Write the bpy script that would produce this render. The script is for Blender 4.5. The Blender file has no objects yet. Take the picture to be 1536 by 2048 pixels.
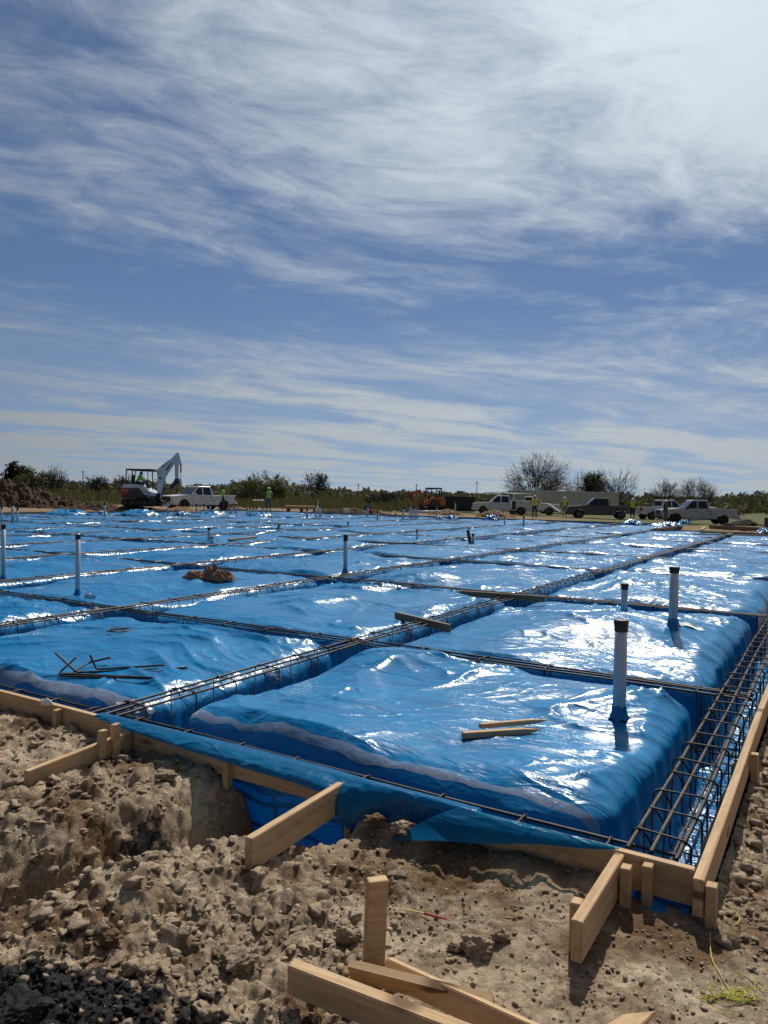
import bpy, bmesh, math, random
import numpy as np
from mathutils import Vector, Matrix

# ------------------------------------------------------------------ camera, sky, sun, exposure
scene = bpy.context.scene
R = math.radians
FOC, CAM_H, ROLL, PITCH = 1490.0, 1.4, R(1.0), R(-1.3)      # focal length in photo pixels; z = 0 is the top of the form boards
TH = R(31.3)                                                # heading of the slab's long axis, right of straight ahead
SUN_AZ, SUN_EL = R(15), R(50)

cam = bpy.data.cameras.new('camera')
cam_ob = bpy.data.objects.new('camera', cam)
scene.collection.objects.link(cam_ob)
scene.camera = cam_ob
cam.sensor_fit = 'VERTICAL'
cam.sensor_height = 36
cam.lens = FOC * 36 / 2048
cam.clip_start, cam.clip_end = 0.05, 8000
_c, _s, _cp, _sp = math.cos(ROLL), math.sin(ROLL), math.cos(PITCH), math.sin(PITCH)
_x = Vector((_c, -_sp * _s, _cp * _s)); _y = Vector((-_s, -_sp * _c, _cp * _c)); _f = Vector((0, _cp, _sp))
m = Matrix((( _x.x, _y.x, -_f.x, 0), (_x.y, _y.y, -_f.y, 0), (_x.z, _y.z, -_f.z, CAM_H), (0, 0, 0, 1)))
cam_ob.matrix_world = m

world = bpy.data.worlds.new('World')
scene.world = world
world.use_nodes = True
nt = world.node_tree
def wn(t, **k):
    n = nt.nodes.new(t)
    for a, b in k.items(): setattr(n, a, b)
    return n
def wmath(op, a, b=None, clamp=False):
    n = wn('ShaderNodeMath', operation=op, use_clamp=clamp)
    for i, v in enumerate((a, b)):
        if v is None: continue
        if isinstance(v, (int, float)): n.inputs[i].default_value = v
        else: nt.links.new(v, n.inputs[i])
    return n.outputs[0]
bg = nt.nodes['Background']
sky = wn('ShaderNodeTexSky', sky_type='NISHITA', sun_disc=False)
sky.sun_elevation = SUN_EL; sky.sun_rotation = SUN_AZ
sky.altitude = 1200; sky.air_density = 1.0; sky.dust_density = 0.15; sky.ozone_density = 4.0
SKY_STRENGTH, CLOUD_A, CLOUD_B, CLOUD_P = 0.066, 0.32, 1.6, 12.0
# high thin cloud on a flat layer: direction / height gives the position on that layer
tc = wn('ShaderNodeTexCoord')
sep = wn('ShaderNodeSeparateXYZ'); nt.links.new(tc.outputs['Generated'], sep.inputs[0])
zc = wmath('ADD', wmath('MAXIMUM', sep.outputs[2], 0.0), 0.05)
px, py = wmath('DIVIDE', sep.outputs[0], zc), wmath('DIVIDE', sep.outputs[1], zc)
comb = wn('ShaderNodeCombineXYZ'); nt.links.new(px, comb.inputs[0]); nt.links.new(py, comb.inputs[1])
def wnoise(vec, nscale, detail, rough, dist, out=0):
    n = wn('ShaderNodeTexNoise', noise_dimensions='2D'); nt.links.new(vec, n.inputs['Vector'])
    n.inputs['Scale'].default_value = nscale; n.inputs['Detail'].default_value = detail
    n.inputs['Roughness'].default_value = rough; n.inputs['Distortion'].default_value = dist
    return n.outputs[out]
def wvec(op, a, b):
    n = wn('ShaderNodeVectorMath', operation=op)
    for i, v in enumerate((a, b)):
        if isinstance(v, tuple): n.inputs[i].default_value = v
        else: nt.links.new(v, n.inputs[i])
    return n.outputs[0]
bend = wvec('MULTIPLY', wvec('SUBTRACT', wnoise(comb.outputs[0], 0.55, 2, 0.5, 0, 1), (0.5, 0.5, 0.5)), (0.75, 0.75, 0))     # winds bend the streaks
flow = wvec('ADD', comb.outputs[0], bend)
def cloud_noise(rot, scale, nscale, detail, rough, dist, loc=(0, 0, 0)):
    vr = wn('ShaderNodeVectorRotate', rotation_type='Z_AXIS'); nt.links.new(flow, vr.inputs['Vector']); vr.inputs['Angle'].default_value = R(rot)
    return wnoise(wvec('ADD', wvec('MULTIPLY', vr.outputs[0], scale), loc), nscale, detail, rough, dist)
def ramp(v, a, b):
    n = wn('ShaderNodeMapRange', interpolation_type='SMOOTHSTEP'); nt.links.new(v, n.inputs[0])
    n.inputs[1].default_value = a; n.inputs[2].default_value = b
    return n.outputs[0]
streak = cloud_noise(-38, (0.46, 1.15, 1), 1.05, 9, 0.56, 0.25, (3.1, 1.7, 0))     # combed wisps
fine = cloud_noise(-25, (1.5, 2.3, 1), 2.6, 10, 0.68, 0.3, (0.4, 5.2, 0))
broad = cloud_noise(-30, (0.55, 0.8, 1), 0.62, 5, 0.55, 0.3, (7.9, 2.9, 0))
# a broad bank of cloud high on the right, thinning to the left
bank = wmath('MULTIPLY', ramp(sep.outputs[0], -0.45, 0.50), ramp(sep.outputs[2], 0.20, 0.46))
cover = wmath('ADD', wmath('ADD', wmath('MULTIPLY', streak, 0.60), wmath('MULTIPLY', fine, 0.40)), wmath('MULTIPLY', broad, 0.50))
cover = wmath('ADD', cover, wmath('MULTIPLY', bank, 0.30))
dens = wmath('MULTIPLY', ramp(cover, 0.66, 1.12), 0.92)
low = wmath('MULTIPLY', ramp(sep.outputs[2], 0.26, 0.0), 0.72)     # more air and cloud to look through low down
dens = wmath('MINIMUM', wmath('ADD', dens, wmath('MULTIPLY', low, wmath('ADD', 0.45, ramp(streak, 0.35, 0.65)))), 0.95)
# cloud light: white, following the brightness of the sky around it
sv = wn('ShaderNodeCombineXYZ'); nt.links.new(sep.outputs[0], sv.inputs[0]); nt.links.new(sep.outputs[1], sv.inputs[1]); nt.links.new(wmath('ADD', wmath('MAXIMUM', sep.outputs[2], 0.0), 0.11), sv.inputs[2])
nt.links.new(wvec('NORMALIZE', sv.outputs[0], (0, 0, 0)), sky.inputs[0])
bw = wn('ShaderNodeRGBToBW'); nt.links.new(sky.outputs[0], bw.inputs[0])
dsun = wn('ShaderNodeVectorMath', operation='DOT_PRODUCT'); nt.links.new(tc.outputs['Generated'], dsun.inputs[0])
dsun.inputs[1].default_value = (math.sin(SUN_AZ) * math.cos(SUN_EL), math.cos(SUN_AZ) * math.cos(SUN_EL), math.sin(SUN_EL))
phase = wmath('POWER', wmath('MAXIMUM', dsun.outputs['Value'], 0.0), 2.6)          # thin ice cloud scatters forward
cl = wmath('ADD', wmath('MULTIPLY', bw.outputs[0], CLOUD_A), wmath('ADD', CLOUD_B, wmath('MULTIPLY', phase, CLOUD_P)))
ccol = wn('ShaderNodeCombineColor')
nt.links.new(wmath('MULTIPLY', cl, 0.91), ccol.inputs[0]); nt.links.new(cl, ccol.inputs[1]); nt.links.new(wmath('MULTIPLY', cl, 1.07), ccol.inputs[2])
mix = wn('ShaderNodeMix', data_type='RGBA')
nt.links.new(dens, mix.inputs[0]); nt.links.new(sky.outputs[0], mix.inputs[6]); nt.links.new(ccol.outputs[0], mix.inputs[7])
nt.links.new(mix.outputs[2], bg.inputs[0])
bg.inputs[1].default_value = SKY_STRENGTH

sun = bpy.data.lights.new('sun', 'SUN')
sun.energy = 4.4; sun.angle = R(0.53); sun.color = (1.0, 0.95, 0.87)
sun_ob = bpy.data.objects.new('sun', sun)
scene.collection.objects.link(sun_ob)
sun_dir = Vector((math.sin(SUN_AZ) * math.cos(SUN_EL), math.cos(SUN_AZ) * math.cos(SUN_EL), math.sin(SUN_EL)))
sun_ob.rotation_euler = sun_dir.to_track_quat('Z', 'Y').to_euler()
sun_ob.location = (5, 20, 30)
vs = scene.view_settings
vs.view_transform = 'Standard'; vs.look = 'None'; vs.gamma = 1; vs.use_curve_mapping = False
vs.exposure = 0.0

# ------------------------------------------------------------------ pixel and slab frames
def ray(x, y):
    a = (x - 768) / FOC; b = (1024 - y) / FOC
    a, b = a * _c - b * _s, a * _s + b * _c
    return np.array([a, _cp - _sp * b, _sp + _cp * b])
def at(x, y, z=0.0):                       # the point of height z seen at a photo pixel
    r = ray(x, y); t = (z - CAM_H) / r[2]
    return np.array([r[0] * t, r[1] * t, z])
def at_dist(x, Y):                         # ground X for a photo column at distance Y
    return (x - 768) / FOC * Y
C0 = at(1393, 1733, 0.0)                   # front right corner of the forms
SU, CU = math.sin(TH), math.cos(TH)
def W(u, v, z=0.0):                        # slab frame (u away along the right form, v left along the front form)
    return np.array([C0[0] + u * SU - v * CU, C0[1] + u * CU + v * SU, z])
def uv(X, Y):
    dx, dy = X - C0[0], Y - C0[1]
    return dx * SU + dy * CU, -dx * CU + dy * SU
SLAB_ROT = math.pi / 2 - TH
A_BEAMS = [3.58, 7.1] + [7.1 + 3.56 * k for k in range(1, 10)]
B_BEAMS = [3.2, 7.75, 12.5, 16.9, 21.2, 25.4, 29.5, 33.5, 37.8]
U_END, V_END, NOTCH_U, NOTCH_V = 42.0, 40.0, 33.5, 7.1

# ------------------------------------------------------------------ numpy noise
def _hash(ix, iy, seed):
    h = (ix.astype(np.int64) * 374761393 + iy.astype(np.int64) * 668265263 + seed * 1442695041) & 0x7fffffff
    h = ((h ^ (h >> 13)) * 1274126177) & 0x7fffffff
    h = ((h ^ (h >> 16)) * 2246822519) & 0x7fffffff
    return (h ^ (h >> 15)) & 0x7fffffff
def _h01(ix, iy, seed): return _hash(ix, iy, seed) / float(0x7fffffff)
def perlin(x, y, seed=0):
    x = np.asarray(x, float); y = np.asarray(y, float)
    ix, iy = np.floor(x), np.floor(y); fx, fy = x - ix, y - iy
    def g(ox, oy):
        a = _h01(ix + ox, iy + oy, seed) * 2 * math.pi
        return np.cos(a) * (fx - ox) + np.sin(a) * (fy - oy)
    sx = fx * fx * fx * (fx * (fx * 6 - 15) + 10); sy = fy * fy * fy * (fy * (fy * 6 - 15) + 10)
    a = g(0, 0) * (1 - sx) + g(1, 0) * sx; b = g(0, 1) * (1 - sx) + g(1, 1) * sx
    return (a * (1 - sy) + b * sy) * 1.5
def fbm(x, y, octv=4, seed=0, gain=0.5):
    s = 0; a = 1
    for i in range(octv):
        s = s + a * perlin(x * 2 ** i + 17.3 * i, y * 2 ** i - 9.1 * i, seed + i); a *= gain
    return s
def lumps(x, y, seed, rmin=0.3, rmax=0.62):         # broken, tilted clods, cell size 1
    ix, iy = np.floor(x), np.floor(y); best = np.zeros_like(x)
    for ox in (-1, 0, 1):
        for oy in (-1, 0, 1):
            cx, cy = ix + ox, iy + oy
            px_ = cx + 0.1 + 0.8 * _h01(cx, cy, seed); py_ = cy + 0.1 + 0.8 * _h01(cx, cy, seed + 1)
            r = rmin + (rmax - rmin) * _h01(cx, cy, seed + 2) ** 1.5
            a = _h01(cx, cy, seed + 3) * 6.283; e = 0.75 + 0.5 * _h01(cx, cy, seed + 4)
            dx, dy = x - px_, y - py_
            p, q = (dx * np.cos(a) + dy * np.sin(a)) * e, (-dx * np.sin(a) + dy * np.cos(a)) / e
            d = (np.abs(p) ** 2.6 + np.abs(q) ** 2.6) ** (1 / 2.6)
            tx, ty = _h01(cx, cy, seed + 5) - 0.5, _h01(cx, cy, seed + 6) - 0.5
            top = r * 0.72 + 1.1 * (tx * p + ty * q)
            best = np.maximum(best, np.minimum((r - d) * 1.9, top))
    return best
def sstep(a, b, x):
    t = np.clip((x - a) / (b - a), 0, 1); return t * t * (3 - 2 * t)
def seg_d(X, Y, a, b):
    ax, ay = a; bx, by = b; t = np.clip(((X - ax) * (bx - ax) + (Y - ay) * (by - ay)) / ((bx - ax) ** 2 + (by - ay) ** 2), 0, 1)
    return np.hypot(X - ax - t * (bx - ax), Y - ay - t * (by - ay)), t

# ------------------------------------------------------------------ mesh helpers
COL = scene.collection
class MB:
    def __init__(s): s.v = []; s.f = []; s.n = 0; s.mi = []
    def add(s, V, Fc, mi=0):
        s.v.extend([tuple(map(float, p)) for p in V]); s.f.extend([tuple(int(i) + s.n for i in q) for q in Fc]); s.mi.extend([mi] * len(Fc)); s.n += len(V)
        return s
    def box(s, c, d, rot=None, mi=0):
        hx, hy, hz = d[0] / 2, d[1] / 2, d[2] / 2
        P = [Vector((sx * hx, sy * hy, sz * hz)) for sz in (-1, 1) for sy in (-1, 1) for sx in (-1, 1)]
        if rot is not None: P = [rot @ p for p in P]
        P = [p + Vector(c) for p in P]
        return s.add(P, [(0, 2, 3, 1), (4, 5, 7, 6), (0, 1, 5, 4), (2, 6, 7, 3), (0, 4, 6, 2), (1, 3, 7, 5)], mi)
    def tube(s, P, r, k=6, cap=True, mi=0):
        P = np.asarray(P, float); n = len(P)
        rr = np.full(n, r, float) if np.isscalar(r) else np.asarray(r, float)
        T = np.gradient(P, axis=0); T /= np.maximum(np.linalg.norm(T, axis=1, keepdims=True), 1e-9)
        ref = np.array([0, 0, 1.0]) if abs(T[:, 2]).mean() < 0.8 else np.array([1.0, 0, 0])
        A = np.cross(T, ref); L = np.linalg.norm(A, axis=1, keepdims=True)
        A = np.where(L < 1e-6, np.array([[0, 1.0, 0]]), A / np.maximum(L, 1e-9)); B = np.cross(A, T)
        for i in range(1, n):                       # keep the frame from flipping
            if (A[i] * A[i - 1]).sum() < 0: A[i] = -A[i]; B[i] = -B[i]
        ang = np.arange(k) * 2 * math.pi / k
        V = (P[:, None] + rr[:, None, None] * (np.cos(ang)[None, :, None] * A[:, None] + np.sin(ang)[None, :, None] * B[:, None])).reshape(-1, 3)
        Fc = [(i * k + j, i * k + (j + 1) % k, (i + 1) * k + (j + 1) % k, (i + 1) * k + j) for i in range(n - 1) for j in range(k)]
        if cap: Fc += [tuple(range(k - 1, -1, -1)), tuple((n - 1) * k + j for j in range(k))]
        return s.add(V, Fc, mi)
    def prism(s, poly, y0, y1, mi=0, taper=None):       # (x, z) outline pushed along y
        n = len(poly)
        V = [(x, y0, z) for x, z in poly] + [(x, y1, z) for x, z in poly]
        Fc = [tuple(range(n)), tuple(range(2 * n - 1, n - 1, -1))] + [(i + n, (i + 1) % n + n, (i + 1) % n, i) for i in range(n)]
        return s.add(V, Fc, mi)
    def lathe(s, prof, k=16, axis='z', c=(0, 0, 0), mi=0):   # (r, h) outline
        V = []
        for r, h in prof:
            for j in range(k):
                a = 2 * math.pi * j / k
                p = (r * math.cos(a), r * math.sin(a), h) if axis == 'z' else (r * math.cos(a), h, r * math.sin(a))
                V.append((p[0] + c[0], p[1] + c[1], p[2] + c[2]))
        n = len(prof)
        Fc = [(i * k + j, i * k + (j + 1) % k, (i + 1) * k + (j + 1) % k, (i + 1) * k + j) for i in range(n - 1) for j in range(k)]
        Fc += [tuple(range(k - 1, -1, -1)), tuple((n - 1) * k + j for j in range(k))]
        return s.add(V, Fc, mi)
    def build(s, name, mats, parent=None, smooth=False, bevel=0.0, recalc=True):
        me = bpy.data.meshes.new(name)
        me.from_pydata(s.v, [], s.f)
        if not isinstance(mats, (list, tuple)): mats = [mats]
        for mt in mats: me.materials.append(mt)
        if len(mats) > 1: me.polygons.foreach_set('material_index', s.mi)
        if recalc or bevel:
            bm = bmesh.new(); bm.from_mesh(me)
            if recalc: bmesh.ops.recalc_face_normals(bm, faces=bm.faces)
            if bevel: bmesh.ops.bevel(bm, geom=list(bm.edges), offset=bevel, segments=1, affect='EDGES', clamp_overlap=True)
            bm.to_mesh(me); bm.free()
        if smooth: me.polygons.foreach_set('use_smooth', [True] * len(me.polygons))
        o = bpy.data.objects.new(name, me); COL.objects.link(o)
        if parent is not None: o.parent = parent
        return o
def grid_obj(name, P, mat, parent=None, smooth=True, flip=False):
    n, mm = P.shape[:2]
    me = bpy.data.meshes.new(name)
    idx = np.arange(n * mm).reshape(n, mm)
    q = np.stack([idx[:-1, :-1], idx[1:, :-1], idx[1:, 1:], idx[:-1, 1:]], -1).reshape(-1, 4)
    if flip: q = q[:, ::-1]
    me.vertices.add(n * mm); me.vertices.foreach_set('co', P.reshape(-1).astype(np.float32))
    me.loops.add(q.size); me.loops.foreach_set('vertex_index', q.reshape(-1).astype(np.int32))
    me.polygons.add(len(q)); me.polygons.foreach_set('loop_start', np.arange(0, q.size, 4, dtype=np.int32))
    me.update(calc_edges=True); me.validate()
    if smooth: me.polygons.foreach_set('use_smooth', np.ones(len(q), bool))
    me.materials.append(mat)
    o = bpy.data.objects.new(name, me); COL.objects.link(o)
    if parent is not None: o.parent = parent
    return o
def tag(o, label=None, cat=None, group=None, kind=None):
    if label: o['label'] = label
    if cat: o['category'] = cat
    if group: o['group'] = group
    if kind: o['kind'] = kind
    return o
def empty(name, loc, rz=0.0, label=None, cat=None, group=None):
    o = bpy.data.objects.new(name, None); COL.objects.link(o); o.empty_display_size = 0.1
    o.location = tuple(float(q) for q in loc); o.rotation_euler = (0, 0, rz)
    return tag(o, label, cat, group)

# ------------------------------------------------------------------ materials
def newmat(name):
    mt = bpy.data.materials.new(name); mt.use_nodes = True
    return mt, mt.node_tree, mt.node_tree.nodes['Principled BSDF']
def nd(t, typ, **k):
    n = t.nodes.new(typ)
    for a, b in k.items(): setattr(n, a, b)
    return n
def noise(t, vec, scale, detail=4, rough=0.55, dist=0.0, mscale=None, rot=None):
    if mscale is not None or rot is not None:
        mp = nd(t, 'ShaderNodeMapping'); t.links.new(vec, mp.inputs[0]); vec = mp.outputs[0]
        if mscale: mp.inputs['Scale'].default_value = mscale
        if rot: mp.inputs['Rotation'].default_value = rot
    n = nd(t, 'ShaderNodeTexNoise'); t.links.new(vec, n.inputs['Vector'])
    n.inputs['Scale'].default_value = scale; n.inputs['Detail'].default_value = detail; n.inputs['Roughness'].default_value = rough; n.inputs['Distortion'].default_value = dist
    return n.outputs[0]
def cramp(t, v, stops):
    n = nd(t, 'ShaderNodeValToRGB'); t.links.new(v, n.inputs[0])
    el = n.color_ramp.elements
    while len(el) < len(stops): el.new(0.5)
    for e, (p, c) in zip(el, stops): e.position = p; e.color = (*c, 1) if len(c) == 3 else c
    return n.outputs[0]
def mrange(t, v, a, b, c=0.0, d=1.0):
    n = nd(t, 'ShaderNodeMapRange'); t.links.new(v, n.inputs[0])
    for i, q in enumerate((a, b, c, d)): n.inputs[i + 1].default_value = q
    return n.outputs[0]
def mixc(t, f, a, b, mode='MIX'):
    n = nd(t, 'ShaderNodeMix', data_type='RGBA', blend_type=mode)
    for i, q in ((0, f), (6, a), (7, b)):
        if isinstance(q, (int, float)): n.inputs[i].default_value = q
        elif isinstance(q, tuple): n.inputs[i].default_value = (*q, 1)
        else: t.links.new(q, n.inputs[i])
    return n.outputs[2]
def bump(t, h, strength, dist, normal=None):
    n = nd(t, 'ShaderNodeBump'); t.links.new(h, n.inputs['Height']); n.inputs['Strength'].default_value = strength; n.inputs['Distance'].default_value = dist
    if normal is not None: t.links.new(normal, n.inputs['Normal'])
    return n.outputs[0]
def simple(name, col, rough=0.6, metal=0.0, var=0.12, nscale=6.0, spec=0.5, bmp=0.0):
    mt, t, b = newmat(name)
    tcn = nd(t, 'ShaderNodeTexCoord')
    n = noise(t, tcn.outputs['Object'], nscale, 5)
    lo = tuple(q * (1 - var) for q in col); hi = tuple(min(1, q * (1 + var)) for q in col)
    t.links.new(cramp(t, n, [(0.3, lo), (0.7, hi)]), b.inputs['Base Color'])
    b.inputs['Roughness'].default_value = rough; b.inputs['Metallic'].default_value = metal
    b.inputs['Specular IOR Level'].default_value = spec
    if bmp: t.links.new(bump(t, noise(t, tcn.outputs['Object'], nscale * 5, 4), 0.5, bmp), b.inputs['Normal'])
    return mt
M = {}
def make_soil(name, pale, mid, dark):
    mt, t, b = newmat(name)
    tcn = nd(t, 'ShaderNodeTexCoord'); co = tcn.outputs['Object']
    n1 = noise(t, co, 1.3, 6, 0.6); n2 = noise(t, co, 14, 6, 0.65); n3 = noise(t, co, 70, 4, 0.6)
    c = cramp(t, n1, [(0.36, mid), (0.62, pale)])
    c = mixc(t, mrange(t, n2, 0.35, 0.75, 0.0, 0.75), c, mixc(t, n3, mid, dark))
    c = mixc(t, mrange(t, n3, 0.3, 0.8, 0.0, 0.45), c, pale)
    n5 = noise(t, co, 24, 9, 0.76, 0.3); n6 = noise(t, co, 3.1, 4, 0.6); cm = nd(t, 'ShaderNodeMath', operation='ADD'); t.links.new(n5, cm.inputs[0]); t.links.new(mrange(t, n6, 0.3, 0.7, -0.10, 0.10), cm.inputs[1])
    crumb = mrange(t, cm.outputs[0], 0.50, 0.60)
    c = mixc(t, mrange(t, crumb, 0, 1, 0, 0.38), c, mixc(t, n3, dark, mid))
    at1 = nd(t, 'ShaderNodeAttribute', attribute_name='black'); at2 = nd(t, 'ShaderNodeAttribute', attribute_name='grass'); at3 = nd(t, 'ShaderNodeAttribute', attribute_name='damp')
    c = mixc(t, at3.outputs['Fac'], c, mixc(t, n2, (0.115, 0.066, 0.034), (0.22, 0.135, 0.07)))
    bm_ = nd(t, 'ShaderNodeMath', operation='ADD'); t.links.new(at1.outputs['Fac'], bm_.inputs[0]); t.links.new(mrange(t, n2, 0.3, 0.7, -0.35, 0.35), bm_.inputs[1])
    c = mixc(t, mrange(t, bm_.outputs[0], 0.42, 0.6), c, mixc(t, n3, (0.012, 0.011, 0.011), (0.045, 0.04, 0.038)))
    c = mixc(t, at2.outputs['Fac'], c, cramp(t, noise(t, co, 0.6, 6), [(0.3, (0.05, 0.06, 0.018)), (0.7, (0.10, 0.115, 0.03))]))
    t.links.new(c, b.inputs['Base Color']); b.inputs['Roughness'].default_value = 0.95; b.inputs['Specular IOR Level'].default_value = 0.15
    vo = nd(t, 'ShaderNodeTexVoronoi', feature='DISTANCE_TO_EDGE'); t.links.new(co, vo.inputs['Vector']); vo.inputs['Scale'].default_value = 9
    crack = mrange(t, vo.outputs['Distance'], 0.0, 0.035)
    nb = bump(t, crack, 0.25, 0.006)
    nb = bump(t, crumb, 0.7, 0.007, nb)
    nb = bump(t, noise(t, co, 38, 8, 0.7), 0.9, 0.011, nb)
    nb = bump(t, noise(t, co, 170, 5, 0.7), 0.9, 0.004, nb)
    t.links.new(nb, b.inputs['Normal'])
    return mt
M['soil'] = make_soil('soil', (0.51, 0.405, 0.288), (0.325, 0.235, 0.15), (0.145, 0.10, 0.06))
M['soil_brown'] = make_soil('brown_soil', (0.26, 0.17, 0.10), (0.19, 0.115, 0.062), (0.10, 0.06, 0.035))
M['soil_pile'] = make_soil('pile_soil', (0.10, 0.064, 0.04), (0.062, 0.038, 0.022), (0.035, 0.023, 0.015))

def make_poly(name, sheer=0, tcol=(0, 0.22, 0.52)):
    mt, t, b = newmat(name)
    tcn = nd(t, 'ShaderNodeTexCoord'); co = tcn.outputs['Object']
    n1 = noise(t, co, 1.6, 6, 0.62, 0.6, (1.6, 0.8, 1)); n2 = noise(t, co, 9, 6, 0.7, 0.4, (1.5, 0.6, 1)); n3 = noise(t, co, 46, 5, 0.7, 0.0, (1.4, 0.7, 1))
    c = mixc(t, mrange(t, n1, 0.3, 0.72), (0.000, 0.090, 0.245), (0.000, 0.155, 0.375))
    n4 = noise(t, co, 2.6, 6, 0.68, 0.5, (4.0, 0.7, 1), )
    c = mixc(t, mrange(t, n4, 0.35, 0.68, 0.0, 0.65), c, (0.002, 0.250, 0.52))
    dust = nd(t, 'ShaderNodeMath', operation='MULTIPLY'); t.links.new(mrange(t, n2, 0.42, 0.8), dust.inputs[0]); t.links.new(mrange(t, n3, 0.35, 0.75), dust.inputs[1])
    c = mixc(t, mrange(t, dust.outputs[0], 0, 1, 0.0, 0.22), c, (0.22, 0.33, 0.52))
    t.links.new(c, b.inputs['Base Color'])
    t.links.new(mrange(t, n2, 0.3, 0.75, 0.18, 0.32), b.inputs['Roughness'])
    b.inputs['IOR'].default_value = 1.42
    def crease(scale, ms, rz, wid):
        rt = nd(t, 'ShaderNodeVectorRotate', rotation_type='Z_AXIS'); t.links.new(co, rt.inputs['Vector']); rt.inputs['Angle'].default_value = rz
        q = noise(t, rt.outputs[0], scale, 1.5, 0.4, 0.35, ms); ab = nd(t, 'ShaderNodeMath', operation='SUBTRACT'); t.links.new(q, ab.inputs[0]); ab.inputs[1].default_value = 0.5
        a2 = nd(t, 'ShaderNodeMath', operation='ABSOLUTE'); t.links.new(ab.outputs[0], a2.inputs[0]); return mrange(t, a2.outputs[0], 0.0, wid, 1.0, 0.0)
    nb = bump(t, crease(1.5, (1.6, 0.5, 1), 0.25, 0.05), 0.5, 0.010)
    nb = bump(t, crease(2.4, (1.5, 0.55, 1), -0.7, 0.045), 0.45, 0.0065, nb)
    nb = bump(t, crease(5.5, (1.7, 0.5, 1), 0.1, 0.055), 0.45, 0.0034, nb)
    nb = bump(t, noise(t, co, 3.0, 4, 0.5, 1.0, (2.2, 0.5, 1)), 0.5, 0.018, nb)
    nb = bump(t, noise(t, co, 13, 4, 0.5, 1.2, (2.6, 0.45, 1.0)), 0.6, 0.0075, nb)
    nb = bump(t, noise(t, co, 70, 3, 0.5, 0.8, (2.2, 0.5, 1)), 0.4, 0.0016, nb)
    t.links.new(nb, b.inputs['Normal'])
    if sheer:
        out = t.nodes['Material Output']
        tl = nd(t, 'ShaderNodeBsdfTranslucent'); tl.inputs[0].default_value = (*tcol, 1)
        tp = nd(t, 'ShaderNodeBsdfTransparent'); tp.inputs[0].default_value = (0.0, 0.50, 0.55, 1)
        m1 = nd(t, 'ShaderNodeMixShader'); m1.inputs[0].default_value = sheer; t.links.new(b.outputs[0], m1.inputs[1]); t.links.new(tl.outputs[0], m1.inputs[2])
        m2 = nd(t, 'ShaderNodeMixShader'); m2.inputs[0].default_value = 0.14 if sheer > 0.25 else 0.0; t.links.new(m1.outputs[0], m2.inputs[1]); t.links.new(tp.outputs[0], m2.inputs[2])
        t.links.new(m2.outputs[0], out.inputs[0])
    return mt
M['poly'] = make_poly('blue_polyethylene')
M['poly_flap'] = make_poly('blue_polyethylene_flap', 0.34)
M['poly_liner'] = make_poly('blue_polyethylene_liner', 0.13, (0, 0.10, 0.50))
def make_clear():
    mt, t, b = newmat('clear_film')
    tcn = nd(t, 'ShaderNodeTexCoord'); co = tcn.outputs['Object']
    n = noise(t, co, 22, 5, 0.6, 1.0)
    t.links.new(cramp(t, n, [(0.35, (0.34, 0.36, 0.40)), (0.7, (0.46, 0.48, 0.51))]), b.inputs['Base Color'])
    b.inputs['Roughness'].default_value = 0.3
    t.links.new(bump(t, noise(t, co, 16, 3, 0.5, 2.0), 0.5, 0.006), b.inputs['Normal'])
    tp = nd(t, 'ShaderNodeBsdfTransparent'); tp.inputs[0].default_value = (0.75, 0.82, 0.9, 1)
    mx = nd(t, 'ShaderNodeMixShader'); mx.inputs[0].default_value = 0.55
    t.links.new(b.outputs[0], mx.inputs[1]); t.links.new(tp.outputs[0], mx.inputs[2]); t.links.new(mx.outputs[0], t.nodes['Material Output'].inputs[0])
    return mt
M['clear'] = make_clear()
def make_wood(name, lo, hi, stain=0.35):
    mt, t, b = newmat(name)
    tcn = nd(t, 'ShaderNodeTexCoord'); co = tcn.outputs['Object']
    oi = nd(t, 'ShaderNodeObjectInfo'); ad = nd(t, 'ShaderNodeVectorMath', operation='ADD'); t.links.new(co, ad.inputs[0])
    sc = nd(t, 'ShaderNodeVectorMath', operation='SCALE'); cx = nd(t, 'ShaderNodeCombineXYZ')
    for i in range(3): t.links.new(oi.outputs['Random'], cx.inputs[i])
    t.links.new(cx.outputs[0], sc.inputs[0]); sc.inputs['Scale'].default_value = 40; t.links.new(sc.outputs[0], ad.inputs[1])
    co = ad.outputs[0]
    g = noise(t, co, 3.0, 6, 0.6, 1.2, (0.5, 9, 9)); k = noise(t, co, 5, 4, 0.6, 0.3, (0.8, 2.2, 2.2)); f = noise(t, co, 12, 4, 0.7, 0.2, (1.0, 14, 14))
    c = cramp(t, g, [(0.3, lo), (0.62, hi)])
    c = mixc(t, mrange(t, f, 0.45, 0.75, 0, 0.4), c, tuple(q * 0.62 for q in lo))
    c = mixc(t, mrange(t, k, 0.58, 0.78, 0, stain), c, (0.14, 0.085, 0.045))
    vk = nd(t, 'ShaderNodeTexVoronoi'); mpk = nd(t, 'ShaderNodeMapping'); t.links.new(co, mpk.inputs[0]); mpk.inputs['Scale'].default_value = (2.6, 1.5, 8); t.links.new(mpk.outputs[0], vk.inputs['Vector']); vk.inputs['Scale'].default_value = 1.0
    c = mixc(t, mrange(t, vk.outputs['Distance'], 0.10, 0.19, 0.85, 0.0), c, (0.10, 0.05, 0.025))
    mud = noise(t, co, 7, 6, 0.7)
    c = mixc(t, mrange(t, mud, 0.55, 0.72, 0, 0.55), c, (0.24, 0.185, 0.125))
    t.links.new(c, b.inputs['Base Color']); b.inputs['Roughness'].default_value = 0.78; b.inputs['Specular IOR Level'].default_value = 0.25
    t.links.new(bump(t, f, 0.35, 0.002), b.inputs['Normal'])
    return mt
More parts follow.
